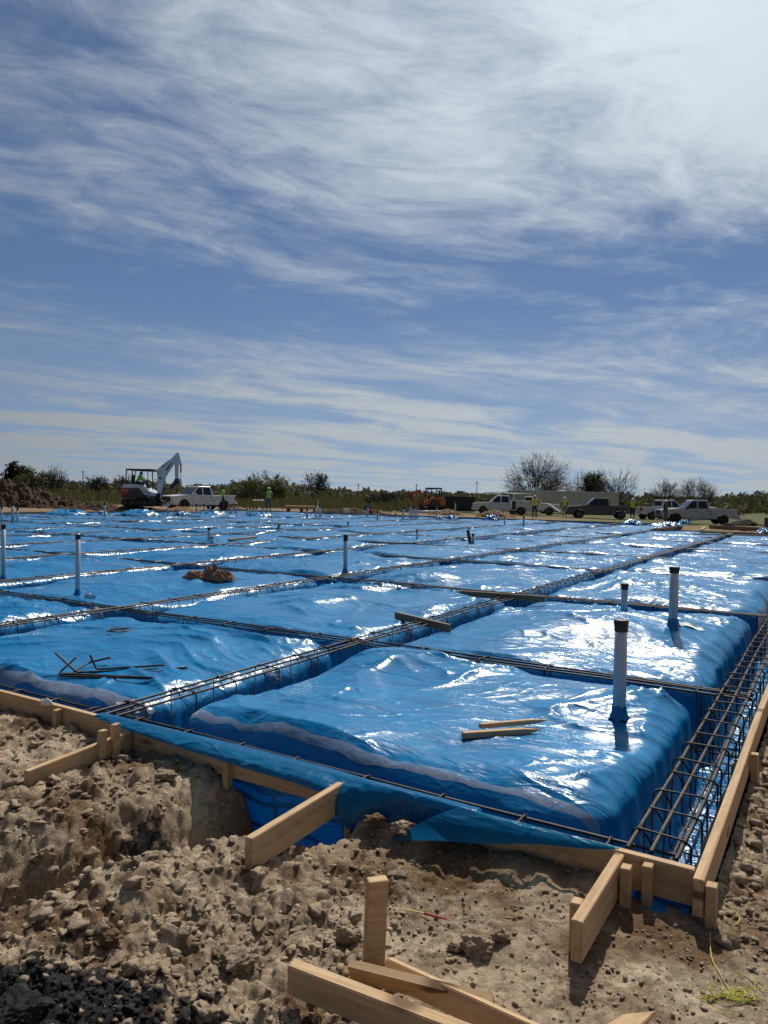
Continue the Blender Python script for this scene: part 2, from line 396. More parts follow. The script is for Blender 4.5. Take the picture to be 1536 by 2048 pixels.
M['wood'] = make_wood('pine_lumber', (0.40, 0.25, 0.125), (0.56, 0.39, 0.225))
M['wood_old'] = make_wood('weathered_lumber', (0.20, 0.13, 0.075), (0.33, 0.23, 0.14), 0.5)
M['steel'] = simple('rebar_steel', (0.040, 0.031, 0.026), 0.55, 0.35, 0.55, 14)
M['steel_rust'] = simple('rusty_rebar', (0.075, 0.048, 0.034), 0.7, 0.2, 0.4, 25)
M['pvc'] = simple('white_pvc', (0.50, 0.51, 0.52), 0.4, 0, 0.07, 9)
M['tape_black'] = simple('black_tape', (0.012, 0.012, 0.013), 0.45, 0, 0.3, 30)

# ------------------------------------------------------------------ ground: one sheet, fine near the camera, out to the horizon
PIT_A, PIT_B = W(-0.16, 1.74)[:2], W(-0.17, 2.02)[:2]
def inside_slab(u, v, mg=0.0):
    a = (u > -mg) & (u < U_END + mg) & (v > -mg) & (v < V_END + mg)
    return a & ~((u > NOTCH_U + mg) & (v < NOTCH_V - mg))
def ground_base(X, Y):
    u, v = uv(X, Y)
    r = np.hypot(X, Y)
    near = -0.175 + 0.03 * fbm(X * 0.9, Y * 0.9, 3, 5)
    far = -0.2 - 0.0105 * np.clip(X, -34, 28) + 0.05 * fbm(X * 0.12, Y * 0.12, 3, 9)
    z = near + (far - near) * sstep(18, 42, r)
    z = z + 0.055 * np.exp(-((u + 0.07) / 0.09) ** 2) * sstep(0.24, 0.4, v) * sstep(1.62, 1.45, v)
    plate = sstep(2.28, 2.5, v) * sstep(-1.15, -0.75, u) * sstep(9, 7, v)
    z = z + 0.08 * plate
    d, _ = seg_d(X, Y, (-0.68, 3.22), (-0.98, 2.78)); z = z + 0.09 * np.exp(-(d / 0.24) ** 2)
    d, _ = seg_d(X, Y, (-0.98, 2.78), (-1.35, 2.3)); z = z + 0.08 * np.exp(-(d / 0.26) ** 2)
    d1, _ = seg_d(X, Y, (-0.84, 3.50), (-1.38, 3.2)); d2, _ = seg_d(X, Y, (-1.38, 3.2), (-2.2, 2.75)); d3, _ = seg_d(X, Y, PIT_A, PIT_B)
    z = z - 0.30 * np.exp(-(np.minimum(d1, d2) / 0.24) ** 2)
    z = z - 0.40 * sstep(0.29, 0.12, d3) 
    z = z + 0.07 * np.exp(-(((X + 0.85) / 0.3) ** 2 + ((Y - 2.18) / 0.22) ** 2))
    return z, u, v, r
def lump_mask(X, Y, u, v, r):
    left = sstep(0.35, -0.45, X + 0.35 * (Y - 2.6))
    side = sstep(-0.03, -0.12, v) * sstep(-0.2, 0.5, u) * sstep(-0.9, -0.3, v)
    mid = 0.55 * np.exp(-(((X - 0.05) / 0.5) ** 2 + ((Y - 3.05) / 0.3) ** 2))
    return np.clip(0.16 + left + 0.8 * side + mid, 0, 1.0)
def ground_z(X, Y, detail=True):
    X = np.asarray(X, float); Y = np.asarray(Y, float)
    z, u, v, r = ground_base(X, Y)
    if detail:
        mk = lump_mask(X, Y, u, v, r) * sstep(14, 7, r)
        wx, wy = X + 0.035 * fbm(X * 7, Y * 7, 3, 31, 0.5), Y + 0.035 * fbm(X * 7 + 9, Y * 7, 3, 37, 0.5)
        bl = 0
        for q, (fq, am) in enumerate(((5.0, .055), (10.5, .034), (22, .020), (45, .011), (92, .0055))): bl = bl + am * (np.abs(perlin(wx * fq + 3 * q, wy * fq, 421 + q)) - .25)
        h = 0.070 * lumps(wx * 4.2, wy * 4.2, 11, 0.2, 0.6) + 0.016 * lumps(wx * 9.5, wy * 9.5, 15) + 1.05 * bl
        z = z + mk * (0.72 * h - 0.03) + (0.011 + 0.012 * mk) * fbm(X * 7, Y * 7, 6, 41, 0.54) * sstep(30, 12, r)
        cr = np.abs(perlin(X * 5 + 0.4 * fbm(X * 9, Y * 9, 2, 3), Y * 5, 51)); z = z - 0.02 * mk * sstep(0.05, 0.0, cr)
        z = z + 0.05 * fbm(X * 1.3, Y * 1.3, 4, 61) * sstep(24, 34, r) * sstep(75, 55, r)
    # below the forms and the plastic
    du = np.minimum(np.minimum(u + 0.035, U_END + 0.03 - u), np.minimum(v + 0.035, V_END + 0.03 - v))
    ntch = np.maximum(NOTCH_U + 0.03 - u, v - NOTCH_V + 0.03)
    du = np.minimum(du, ntch)
    drop = np.clip(du / 0.035, 0, 1)
    return z * (1 - drop) + np.minimum(z, -0.95) * drop
ang = np.concatenate([np.linspace(-180, -36, 36)[:-1], np.linspace(-36, 36, 470), np.linspace(36, 180, 36)[1:]]) * math.pi / 180
rad = np.concatenate([[0.05, 0.5, 1.0], np.geomspace(1.3, 6.0, 430), np.geomspace(6.05, 60, 120)[1:], np.geomspace(62, 6000, 70)])
AA, RR = np.meshgrid(ang, rad)
GX, GY = RR * np.sin(AA), RR * np.cos(AA)
GZ = ground_z(GX, GY)
ground = grid_obj('ground', np.stack([GX, GY, GZ], -1), M['soil'], smooth=True)
tag(ground, kind='structure')
def add_attr(o, name, arr):
    a = o.data.attributes.new(name, 'FLOAT', 'POINT'); a.data.foreach_set('value', np.clip(arr, 0, 1).reshape(-1).astype(np.float32))
gu, gv = uv(GX, GY)
black = 1.0 * np.exp(-(((GX + 0.95) / 0.34) ** 2 + ((GY - 2.12) / 0.2) ** 2)) + 0.75 * np.exp(-(((GX + 1.62) / 0.16) ** 2 + ((GY - 4.28) / 0.12) ** 2)) + 0.55 * np.exp(-(((GX + 1.12) / 0.13) ** 2 + ((GY - 3.55) / 0.1) ** 2)) + 0.5 * np.exp(-(((GX + 0.45) / 0.3) ** 2 + ((GY - 1.95) / 0.09) ** 2))
black = np.where(black < 0.1, -0.5, black)
damp = 0.85 * sstep(0.1, 0.6, fbm(GX * 1.7 + 3, GY * 1.7, 3, 71)) * sstep(12, 6, RR) + 0.75 * np.exp(-(((GX - 0.05) / 0.45) ** 2 + ((GY - 3.1) / 0.22) ** 2))
damp = damp + 0.6 * sstep(0.15, 0.7, fbm(GX * 5, GY * 5, 4, 75)) * sstep(12, 6, RR)
damp = damp + sstep(26, 36, RR) * 0.8
grass = sstep(0.0, 0.5, fbm(GX * 0.05, GY * 0.05, 3, 81) + 0.5 * sstep(2, 12, GX) + sstep(62, 85, RR) * 1.3 - 0.75 * sstep(10, -20, GX) * sstep(95, 62, RR)) * sstep(52, 62, RR) * 0.9
add_attr(ground, 'black', (black + 0.5) / 1.5); add_attr(ground, 'damp', damp); add_attr(ground, 'grass', grass)

# ------------------------------------------------------------------ vapour barrier: blue polyethylene draped over every pad and down into the trenches
barrier = empty('vapor_barrier', W(0, 0, 0), SLAB_ROT, 'shiny blue polyethylene sheeting draped over the pads and trenches of the slab', 'plastic sheeting')
BULGES = [  # u, v, radius u, radius v, height: air and soil pushing the sheet up
    (2.75, 2.75, 0.42, 0.9, 0.10), (2.45, 1.35, 0.45, 0.7, 0.06), (5.1, 1.75, 0.75, 0.85, 0.22), (4.25, 2.75, 0.6, 0.6, 0.05), (6.2, 1.2, 0.8, 0.7, 0.07),
    (2.0, 5.0, 0.5, 0.9, 0.05), (2.6, 4.1, 0.35, 0.35, 0.06), (5.4, 5.4, 1.2, 1.1, 0.06), (7.0, 4.5, 0.5, 0.5, 0.06), (9.6, 2.0, 1.0, 1.2, 0.07), (8.6, 5.6, 0.4, 1.2, 0.10), (10.4, 5.2, 0.8, 1.3, 0.10), (6.3, 9.0, 0.9, 1.2, 0.05)]
def wrinkles(u, v, seed):
    a = 0.35 * perlin(u * 0.21 + 5, v * 0.21, 91)
    wu, wv = u + 0.28 * fbm(u * 0.8, v * 0.8, 2, 101), v + 0.28 * fbm(u * 0.8 + 7, v * 0.8, 2, 103)
    ca, sa = np.cos(0.30 + a), np.sin(0.30 + a)
    p, q = wu * ca + wv * sa, -wu * sa + wv * ca
    big = 0.06 * fbm(u * 0.7, v * 0.7, 2, 111)
    lap = (u * 0.31 + v * 0.06 + 0.16 * perlin(u * 0.5, v * 0.6, 113)) % 1.0; big = big + 0.020 * sstep(0.0, 0.016, lap) * (1 - lap) ** 2       # lapped sheet edges
    r1 = 1 - np.abs(perlin(p * 1.5, q * 0.5, 121)); r2 = 1 - np.abs(perlin(p * 3.6 + 3, q * 0.9, 131)); r3 = 1 - np.abs(perlin(p * 1.3 - q * 2.0, q * 0.7 + p, 141))
    r4 = 1 - np.abs(perlin(p * 8.5, q * 2.2, 151))
    m1 = sstep(-0.15, 0.45, perlin(u * 0.6, v * 0.6, 161)); m2 = sstep(-0.05, 0.45, perlin(u * 0.9 + 4, v * 0.9, 171))
    return big + 0.042 * (r1 ** 7) * (0.25 + m1) + 0.017 * r2 ** 8 * (0.25 + m2) + 0.032 * r3 ** 10 * m2 + 0.0035 * r4 ** 4 * (0.4 + m1)
DEEP = -0.66
class Pad:
    def __init__(s, u0, u1, v0, v1, hs, z0, seed): s.__dict__.update(u0=u0, u1=u1, v0=v0, v1=v1, hs=hs, z0=z0, seed=seed)
    def height(s, u, v):
        fu, fv = perlin(u * 3.1 + s.seed, v * 0.3, 181) * 0.035 + perlin(u * 8, v * 1.2 + s.seed, 183) * 0.006, perlin(v * 3.1 + s.seed, u * 0.3, 187) * 0.035 + perlin(v * 8, u * 1.2, 189) * 0.006
        du = np.minimum(u - s.u0 - s.hs[0], s.u1 - s.hs[1] - u) + fv
        dv = np.minimum(v - s.v0 - s.hs[2], s.v1 - s.hs[3] - v) + fu
        RC = 0.30
        a, b = np.maximum(RC - du, 0), np.maximum(RC - dv, 0)
        d = RC - np.hypot(a, b)
        r = 0.17 + 0.09 * perlin(u * 0.9 + s.seed, v * 0.9, 193); rz = 0.12 + 0.05 * perlin(u * 1.1, v * 1.1 + s.seed, 195)
        t = np.clip((r - d) / r, 0, 1)
        edge = -rz * (1 - np.sqrt(np.maximum(1 - t * t, 0)) * 0.75 - 0.25 * (1 - t)) 
        z = edge + np.where(d < 0, d * 6.5, 0)
        cu, cv = (u - (s.u0 + s.u1) / 2) / ((s.u1 - s.u0) / 2), (v - (s.v0 + s.v1) / 2) / ((s.v1 - s.v0) / 2)
        top = s.z0 + 0.05 * (1 - np.clip(cu * cu + cv * cv, 0, 1))
        for bu, bv, ru, rv, h in BULGES:
            if s.u0 < bu < s.u1 and s.v0 < bv < s.v1:
                g = np.exp(-((u - bu) / ru) ** 2 - ((v - bv) / rv) ** 2); top = top + h * g
        wm = np.clip(0.35 + d / 0.25, 0.15, 1)
        z = z + top + wrinkles(u, v, s.seed) * wm
        fl = DEEP + 0.012 * fbm(u * 2.5, v * 2.5, 3, 191)
        k = 0.05
        return fl + np.logaddexp(0, (z - fl) / k) * k
def axis(a, b, ea, eb, step):
    x = np.linspace(a, b, 4001)
    dn = 1 + 2.6 * np.exp(-((x - ea - 0.02) / 0.11) ** 2) + 2.6 * np.exp(-((x - eb + 0.02) / 0.11) ** 2)
    c = np.concatenate([[0], np.cumsum((dn[1:] + dn[:-1]) / 2 * (x[1] - x[0]))])
    n = max(10, int(c[-1] / step))
    return np.interp(np.linspace(0, c[-1], n), c, x)
rnd = random.Random(4)
PADS = {}
ulist = [0.03] + B_BEAMS + [U_END - 0.03]
vlist = [0.03] + A_BEAMS + [V_END - 0.03]
for i in range(len(ulist) - 1):
    for j in range(len(vlist) - 1):
        u0, u1, v0, v1 = ulist[i], ulist[i + 1], vlist[j], vlist[j + 1]
        if u0 >= NOTCH_U - 0.1 and v1 <= NOTCH_V + 0.1: continue
        hs = (0.50 if i == 0 else 0.16, 0.5 if i == len(ulist) - 2 else 0.16, 0.42 if j == 0 else 0.15, 0.5 if j == len(vlist) - 2 else 0.15)
        z0 = -0.105 + rnd.uniform(-0.03, 0.035)
        pad = Pad(u0, u1, v0, v1, hs, z0, i * 13 + j * 7.7)
        PADS[i, j] = pad
        c = W((u0 + u1) / 2, (v0 + v1) / 2)
        if abs(c[0]) > 0.62 * c[1] + 3.2: continue                 # wholly outside the frame
        dist = math.hypot(c[0], c[1])
        st = 0.021 if dist < 7.6 else 0.032 if dist < 12 else 0.06 if dist < 20 else 0.11 if dist < 34 else 0.17
        Uu, Vv = axis(u0, u1, u0 + hs[0], u1 - hs[1], st), axis(v0, v1, v0 + hs[2], v1 - hs[3], st)
        UU, VV = np.meshgrid(Uu, Vv, indexing='ij')
        ZZ = pad.height(UU, VV)
        grid_obj('pad_cover', np.stack([UU, VV, ZZ], -1), M['poly'], barrier)
def pad_z(u, v):
    for p in PADS.values():
        if p.u0 <= u <= p.u1 and p.v0 <= v <= p.v1: return float(p.height(np.array([u]), np.array([v]))[0])
    return 0.0
# the sheet standing up behind the outer forms
def liner(path_u, path_v, nu, nv, top, step=0.05, mat='poly'):
    n = max(2, int(math.hypot(path_u[1] - path_u[0], path_v[1] - path_v[0]) / step)); k = 14
    t = np.linspace(0, 1, n)[:, None]; w = np.linspace(0, 1, k)[None]
    z = DEEP - 0.02 + (top - DEEP) * w
    al = t * math.hypot(path_u[1] - path_u[0], path_v[1] - path_v[0])
    off = 0.018 * fbm(al * 4 + 3 * path_u[0], z * 1.5, 3, 201) + 0.03 * (1 - w) ** 2 + 0.012
    u = path_u[0] + (path_u[1] - path_u[0]) * t + nu * off; v = path_v[0] + (path_v[1] - path_v[0]) * t + nv * off
    return grid_obj('perimeter_liner', np.stack([u, v, z + 0 * t], -1), M[mat], barrier)
liner((0.006, 0.006), (0.0, 8.0), 1, 0, -0.03, 0.05, 'poly_liner'); liner((0.0, 9.0), (0.006, 0.006), 0, 1, -0.02)
liner((U_END - 0.01, U_END - 0.01), (NOTCH_V, V_END), -1, 0, -0.01, 0.2); liner((12.0, U_END), (V_END - 0.01, V_END - 0.01), 0, -1, -0.01, 0.2)
liner((NOTCH_U - 0.01, NOTCH_U - 0.01), (0.0, NOTCH_V), -1, 0, -0.05, 0.1)
# the loose edge folded out over the front form
def edge_flap():
    vv = np.linspace(0.90, 3.46, 240); k = 22
    hang = np.interp(vv, [0.90, 1.30, 1.40, 1.50, 1.58, 1.66, 1.85, 2.6, 3.2, 3.46], [0.17, 0.17, 0.19, 0.19, 0.13, 0.05, 0.045, 0.035, 0.02, 0.006])
    out = np.interp(vv, [0.90, 1.3, 1.38, 1.48, 1.6, 1.85, 2.6, 3.2, 3.46], [0.0, 0.0, 0.02, 0.085, 0.10, 0.075, 0.06, 0.03, 0.004])
    inn = np.interp(vv, [0.9, 1.3, 1.7, 2.4, 3.1, 3.46], [0.04, 0.05, 0.13, 0.14, 0.10, 0.05])
    P = np.zeros((len(vv), k, 3))
    for i, v in enumerate(vv):
        h, o, n = hang[i], out[i], inn[i]
        ctrl = np.array([[n, -0.05], [n * 0.6, -0.012], [0.012, 0.008], [-0.030, 0.010], [-0.046 - 0.35 * o, 0.004 - 0.10 * h], [-0.047 - o, -0.45 * h], [-0.05 - o * 0.9, -h]])
        t = np.linspace(0, 1, k); s = np.linspace(0, 1, len(ctrl))
        uu, zz = np.interp(t, s, ctrl[:, 0]), np.interp(t, s, ctrl[:, 1])
        uu[1:-1] = (uu[:-2] + 2 * uu[1:-1] + uu[2:]) / 4
        wv = 0.006 * fbm(np.full(k, v * 4.0), t * 2.5, 3, 211) * t + 0.010 * t * (1 - np.abs(perlin(np.full(k, v * 5.5 + 0.6), t * 1.5, 213))) ** 5
        P[i, :, 0] = uu - np.abs(wv) - 0.02 * np.maximum(perlin(np.full(k, v * 2.2), t, 215), 0) * t; P[i, :, 1] = v + 0.02 * t * perlin(v * 3, t * 2, 219); P[i, :, 2] = zz + np.abs(wv) * 0.6 + 0.004
    grid_obj('edge_flap', P, M['poly_flap'], barrier)
    # the corner of the sheet turned out as a flat pointed fold
    tt, ww = np.meshgrid(np.linspace(0, 1, 60), np.linspace(0, 1, 18), indexing='ij')
    top = np.stack([-0.036 + 0 * tt, 0.28 + 0.70 * tt, 0.014 + 0 * tt], -1); hem = np.stack([-0.046 - 0.125 * tt ** 0.8, 0.28 + 0.97 * tt, 0.010 - 0.165 * tt ** 1.15], -1)
    G = top * (1 - ww[..., None]) + hem * ww[..., None]; bul = np.sin(ww * math.pi) * tt
    G[..., 0] -= 0.022 * bul; G[..., 2] += 0.020 * bul + 0.004 * np.sin(tt * 14 + ww * 3) * ww
    grid_obj('edge_flap', G, M['poly_flap'], barrier)
edge_flap()
# a tongue of the sheet pulled out under the form at the corner
tt, ww = np.meshgrid(np.linspace(0, 1, 30), np.linspace(0, 1, 14), indexing='ij')
tu = 0.02 - ww * (0.10 + 0.05 * tt + 0.012 * np.sin(tt * 19)); tvv = 0.02 + tt * 0.20
grid_obj('edge_tongue', np.stack([tu, tvv, -0.150 - 0.022 * ww + 0.008 * np.sin(tt * 9 + ww * 4)], -1), M['poly'], barrier)
# clear tape along the front edge of the front pads
def edge_strip(v0, v1, pad, dcen, wid, seed, mat='clear', name='tape_strip'):
    n = int((v1 - v0) / 0.018); k = 9
    vv = np.linspace(v0, v1, n)[:, None]; w = np.linspace(-0.5, 0.5, k)[None]
    wd = wid * (0.8 + 0.5 * perlin(vv * 2.3, vv * 0 + seed, 221))
    cen = pad.u0 + pad.hs[0] + dcen + 0.05 * perlin(vv * 1.3, vv * 0 + seed, 223) + 0.015 * perlin(vv * 6, vv * 0, 225)
    u = cen + w * wd; v = vv + 0 * w
    z = pad.height(u, v) + 0.006 + 0.006 * np.abs(perlin(u * 14, v * 22, 227))
    P = np.stack([u - 0.006, v, z], -1)
    return grid_obj(name, P, M[mat], barrier)
edge_strip(0.50, 3.34, PADS[0, 0], 0.075, 0.06, 3.0)
edge_strip(3.85, 5.6, PADS[0, 1], 0.06, 0.12, 8.0)
# tape seams across the pads
def seam(pts, wid, mat='clear'):
    P = []
    for t in np.linspace(0, 1, 60):
        s = t * (len(pts) - 1); i = min(int(s), len(pts) - 2); f = s - i
        u, v = pts[i][0] * (1 - f) + pts[i + 1][0] * f, pts[i][1] * (1 - f) + pts[i + 1][1] * f
        P.append((u, v))
    P = np.array(P); T = np.gradient(P, axis=0); T /= np.linalg.norm(T, axis=1, keepdims=True); N = np.stack([-T[:, 1], T[:, 0]], -1)
    G = np.zeros((60, 4, 3))
    for q, w in enumerate(np.linspace(-wid / 2, wid / 2, 4)):
        for i in range(60):
            u, v = P[i] + N[i] * w; G[i, q] = (u, v, pad_z(u, v) + 0.007)
    return grid_obj('tape_strip', G, M[mat], barrier)
def px_uv(x, y, z): p = at(x, y, z); return uv(p[0], p[1])
seam([px_uv(15, 1112, -.06), px_uv(110, 1122, -.06)], 0.07); seam([px_uv(165, 1120, -.06), px_uv(300, 1140, -.06), px_uv(372, 1148, -.06)], 0.07)
# crumpled slack of the sheet lying along the far forms
def crumple(u, v, lu, lv, h, seed, name='slack_fold'):
    n = 26; a = np.linspace(-1, 1, n)
    UU, VV = np.meshgrid(a, a, indexing='ij')
    rr = np.clip(1 - UU ** 2 - VV ** 2, 0, 1) ** 0.6
    z = rr * h * (0.75 + 0.9 * (1 - np.abs(perlin(UU * 2.2 + seed, VV * 2.2, 231))) ** 3 - 0.3 + 0.5 * perlin(UU * 4, VV * 4 + seed, 233))
    base = 0.02
    return grid_obj(name, np.stack([u + UU * lu + 0.1 * lu * perlin(VV * 3, UU * 3 + seed, 237), v + VV * lv, base + np.maximum(z, -0.1) - 0.03 * (rr <= 0)], -1), M['poly'], barrier)
for x, y, w, h in [(135, 1027, 1.5, 0.28), (205, 1028, 0.35, 0.2), (281, 1029, 1.5, 0.33), (365, 1028, 0.7, 0.17), (425, 1028, 1.2, 0.22), (520, 1031, 1.1, 0.22), (880, 1037, 0.4, .2), (905, 1037, .5, .25), (985, 1037, .6, .25), (1265, 1047, 0.8, .25), (1340, 1050, 0.9, 0.22), (1370, 1046, 0.5, .22), (1315, 1052, .7, .16), (1530, 1064, .5, .2)]:
    p = at(x, y - 2, 0.06); u, v = uv(p[0], p[1]); crumple(u, v, w * 0.75, w * 0.75, h * 0.7, x * 0.37)

# ------------------------------------------------------------------ rebar cages
def in_view(p, mg=0.6):
    return p[1] > 1.0 and abs(p[0]) < 0.535 * p[1] + mg
def bar_path(L, y, z, to_world, seed, wob=0.012):
    xs = [0.0]
    while xs[-1] < L:
        p = to_world(xs[-1], y); d = math.hypot(p[0], p[1])
        vis = in_view(p)
        xs.append(xs[-1] + (0.0065 if vis and d < 5.2 else 0.010 if vis and d < 7.5 else 0.18 if d < 15 else 0.7))
    xs[-1] = L
    xs = np.array(xs)
    P = np.stack([xs, y + 0.010 * perlin(xs * 0.7, xs * 0 + seed, 301), z + wob * perlin(xs * 0.5, xs * 0 + seed, 303)], -1)
    return P
def ribbed(xs, r):
    gap = np.diff(xs, append=xs[-1] + 1)
    k = np.arange(len(xs))
    return np.where((gap < 0.011), np.where(k % 2 == 0, r * 1.13, r * 0.95), r)
def loop_pts(w, h, rc=0.035, hook=True):
    P = []
    for cx, cz, a0 in ((w / 2 - rc, -rc, 90), (-w / 2 + rc, -rc, 180), (-w / 2 + rc, -h + rc, 270), (w / 2 - rc, -h + rc, 360)):
        for a in np.linspace(a0, a0 + 90, 5) if a0 != 90 else np.linspace(0, 90, 5):
            P.append((0, cx + rc * math.cos(R(a)), cz + rc * math.sin(R(a))))
    return P
def loop_fix(w, h, rc=0.035):
    P = []
    for cx, cz, a0 in ((w / 2 - rc, -rc, 0), (-w / 2 + rc, -rc, 90), (-w / 2 + rc, -h + rc, 180), (w / 2 - rc, -h + rc, 270)):
        for a in np.linspace(a0, a0 + 90, 5): P.append((0, cx + rc * math.cos(R(a)), cz + rc * math.sin(R(a))))
    P.append(P[0])
    return P
STIRRUP = {}
def stirrup_mesh(w, h, r=0.0052):
    key = (w, h)
    if key not in STIRRUP:
        b = MB(); P = loop_fix(w, h); b.tube(P, r, 6)
        b.tube([(0.012, w / 2 - 0.03, 0.006), (0.012, w / 2 - 0.06, -0.03), (0.012, w / 2 - 0.09, -0.08)], r, 5)      # the bent hook end
        for ty in (-w * .37, 0.0, w * .36):            # twisted tie wire at each bar
            b.tube([(0.016 * math.cos(q), ty + 0.012 * math.cos(q), -0.012 + 0.017 * math.sin(q)) for q in np.linspace(0, 6.28, 7)], 0.0014, 3, cap=False); b.tube([(0.014, ty, 0.002), (0.022, ty + .01, 0.022)], 0.0018, 3)
        o = b.build('stirrup', M['steel'], smooth=True); me = o.data; bpy.data.objects.remove(o); STIRRUP[key] = me
    return STIRRUP[key]
def cage(name_label, direction, c, a0, a1, offs, zt, sp, w, h=0.5, r=0.0085, low=True, xoff=0.0, group='rebar cages laid in the trenches'):
    if direction == 'A': base, rot = W(a0, c, 0), SLAB_ROT
    else: base, rot = W(c, a0, 0), SLAB_ROT + math.pi / 2
    root = empty('rebar_cage', base, rot, name_label, 'rebar cage', group)
    cr, sr = math.cos(rot), math.sin(rot); L = a1 - a0
    tw = lambda x, y: (base[0] + x * cr - y * sr, base[1] + x * sr + y * cr)
    for k, y in enumerate(offs):
        P = bar_path(L, y, zt, tw, c * 3 + k * 5.1); b = MB(); b.tube(P, ribbed(P[:, 0], r), 8); b.build('longitudinal_bar', M['steel'], root, smooth=True)
    if low:
        for y in (offs[0], offs[-1]):
            xs = np.linspace(0, L, max(2, int(L / 0.6))); P = np.stack([xs, xs * 0 + y, xs * 0 + zt - h + 0.05], -1)
            b = MB(); b.tube(P, r, 6); b.build('longitudinal_bar', M['steel'], root, smooth=True)
    far = MB(); me = stirrup_mesh(w, h); mid = (offs[0] + offs[-1]) / 2; rr = random.Random(int(c * 100) + (7 if direction == 'A' else 3))
    x = xoff if xoff else sp * 0.6
    lp = np.array(loop_fix(w, h, 0.03))
    while x < L:
        p = tw(x, mid); d = math.hypot(p[0], p[1])
        xx = x + rr.uniform(-0.03, 0.03); tilt = rr.uniform(-0.06, 0.06); zz = zt + r + 0.006 + 0.012 * float(perlin(np.array([xx * 0.5]), np.array([c * 3.0]), 303)[0])
        if in_view(p, 0.5):
            if d < 15:
                o = bpy.data.objects.new('stirrup', me); COL.objects.link(o); o.parent = root; o.location = (xx, mid + rr.uniform(-.008, .008), zz); o.rotation_euler = (rr.uniform(-.02, .02), tilt, rr.uniform(-.12, .12))
            else:
                far.tube(lp + np.array([xx, mid, zz]), 0.0075, 3)
        x += sp
    if far.n: tag(far.build('stirrups', M['steel'], root, recalc=False), kind='stuff')
    return root
ordn = ['first', 'second', 'third', 'fourth', 'fifth', 'sixth', 'seventh', 'eighth', 'ninth', 'tenth', 'eleventh', 'twelfth']
cage('dark rebar cage with close stirrups standing against the inside of the right form board', 'A', 0.195, 0.13, 9.0, (-0.095, 0.0, 0.09), -0.055, 0.27, 0.25, 0.52, 0.0098)
o = cage('rebar cage in the front trench behind the folded plastic and front form', 'B', 0.205, 0.10, 7.5, (-0.06, 0.075), -0.10, 0.435, 0.19)
for k, v in enumerate(A_BEAMS):
    a1 = U_END - 0.1 if v > NOTCH_V - 0.2 else NOTCH_U - 0.1
    a0 = 0.08 if k < 2 else 0.1
    cage(f'long rebar cage in the {ordn[k]} trench left of the right form, running away', 'A', v, a0, a1, (-0.095, 0.0, 0.095), -0.045, 0.45, 0.24, low=k < 2, r=0.0085 if k < 3 else 0.011)
for k, u in enumerate(B_BEAMS):
    v0 = 0.08 if u < NOTCH_U + 0.1 else NOTCH_V + 0.1
    if abs(u - NOTCH_U) < 0.1: v0 = NOTCH_V + 0.1
    cage(f'rebar cage in the {ordn[k]} cross trench behind the front form', 'B', u, v0, V_END - 0.1, (-0.09, 0.0, 0.085), -0.078, 0.62, 0.22, low=k < 1, r=0.008 if k < 3 else 0.011)

# ------------------------------------------------------------------ lumber
def board(name, p0, p1, t, h, z0, z1=None, label=None, cat='board', mat='wood', bev=0.003, point=0.0, warp=0.003, roll=0.0, group=None, parent=None):
    p0 = np.array(p0[:2]); p1 = np.array(p1[:2]); L = float(np.linalg.norm(p1 - p0)); z1 = z0 if z1 is None else z1
    n = max(2, int(L / 0.12)); V = []; Fc = []
    for i in range(n + 1):
        x = L * i / n; f = i / n; zt = (z1 - z0) * f; w = 1.0
        if point and x > L - point: w = max(0.08, (L - x) / point)
        wy = warp * math.sin(x * 1.7 + z0 * 40 + L); wz = warp * 0.6 * math.sin(x * 2.3 + L * 5)
        for sy, sz in ((-1, 0), (1, 0), (1, -1), (-1, -1)):
            y, z = sy * t / 2 * w, sz * h * (w if point else 1) - (h * (1 - w) / 2 if point else 0)
            V.append((x, wy + y, zt + wz + z))
    for i in range(n):
        for j in range(4): Fc.append((i * 4 + j, i * 4 + (j + 1) % 4, (i + 1) * 4 + (j + 1) % 4, (i + 1) * 4 + j))
    Fc += [(0, 1, 2, 3), (n * 4 + 3, n * 4 + 2, n * 4 + 1, n * 4)]
    b = MB(); b.add(V, Fc)
    o = b.build(name, M[mat], parent, smooth=False)
    bm = bmesh.new(); bm.from_mesh(o.data)
    bmesh.ops.recalc_face_normals(bm, faces=bm.faces)
    sharp = [e for e in bm.edges if len(e.link_faces) == 2 and e.calc_face_angle(0) > 0.6]
    bmesh.ops.bevel(bm, geom=sharp, offset=bev, segments=2, affect='EDGES'); bm.to_mesh(o.data); bm.free()
    o.location = (float(p0[0]), float(p0[1]), z0); o.rotation_euler = (roll, 0, math.atan2(p1[1] - p0[1], p1[0] - p0[0]))
    return tag(o, label, cat, group)
def stake(x, y, zt, h, label, w=0.045, t=0.038, lean=(0, 0), mat='wood', rz=None, pointed=True):
    hb = h + 0.12; b = MB(); c = w / 2; q = t / 2
    V = [(-c, -q, 0), (c, -q, 0.002), (c, q, 0), (-c, q, -0.003), (-c, -q, -h), (c, -q, -h), (c, q, -h), (-c, q, -h), (-.004, -.004, -hb), (.004, -.004, -hb), (.004, .004, -hb), (-.004, .004, -hb)]
    b.add(V, [(0, 1, 2, 3), (0, 4, 5, 1), (1, 5, 6, 2), (2, 6, 7, 3), (3, 7, 4, 0), (4, 8, 9, 5), (5, 9, 10, 6), (6, 10, 11, 7), (7, 11, 8, 4), (8, 11, 10, 9)])
    o = b.build('wooden_stake', M[mat], bevel=0.003)
    o.location = (float(x), float(y), zt); o.rotation_euler = (lean[0], lean[1], (SLAB_ROT if rz is None else rz))
    return tag(o, label, 'stake', 'wooden stakes bracing the forms')
T2, H6 = 0.038, 0.14
FG = 'form boards around the slab'
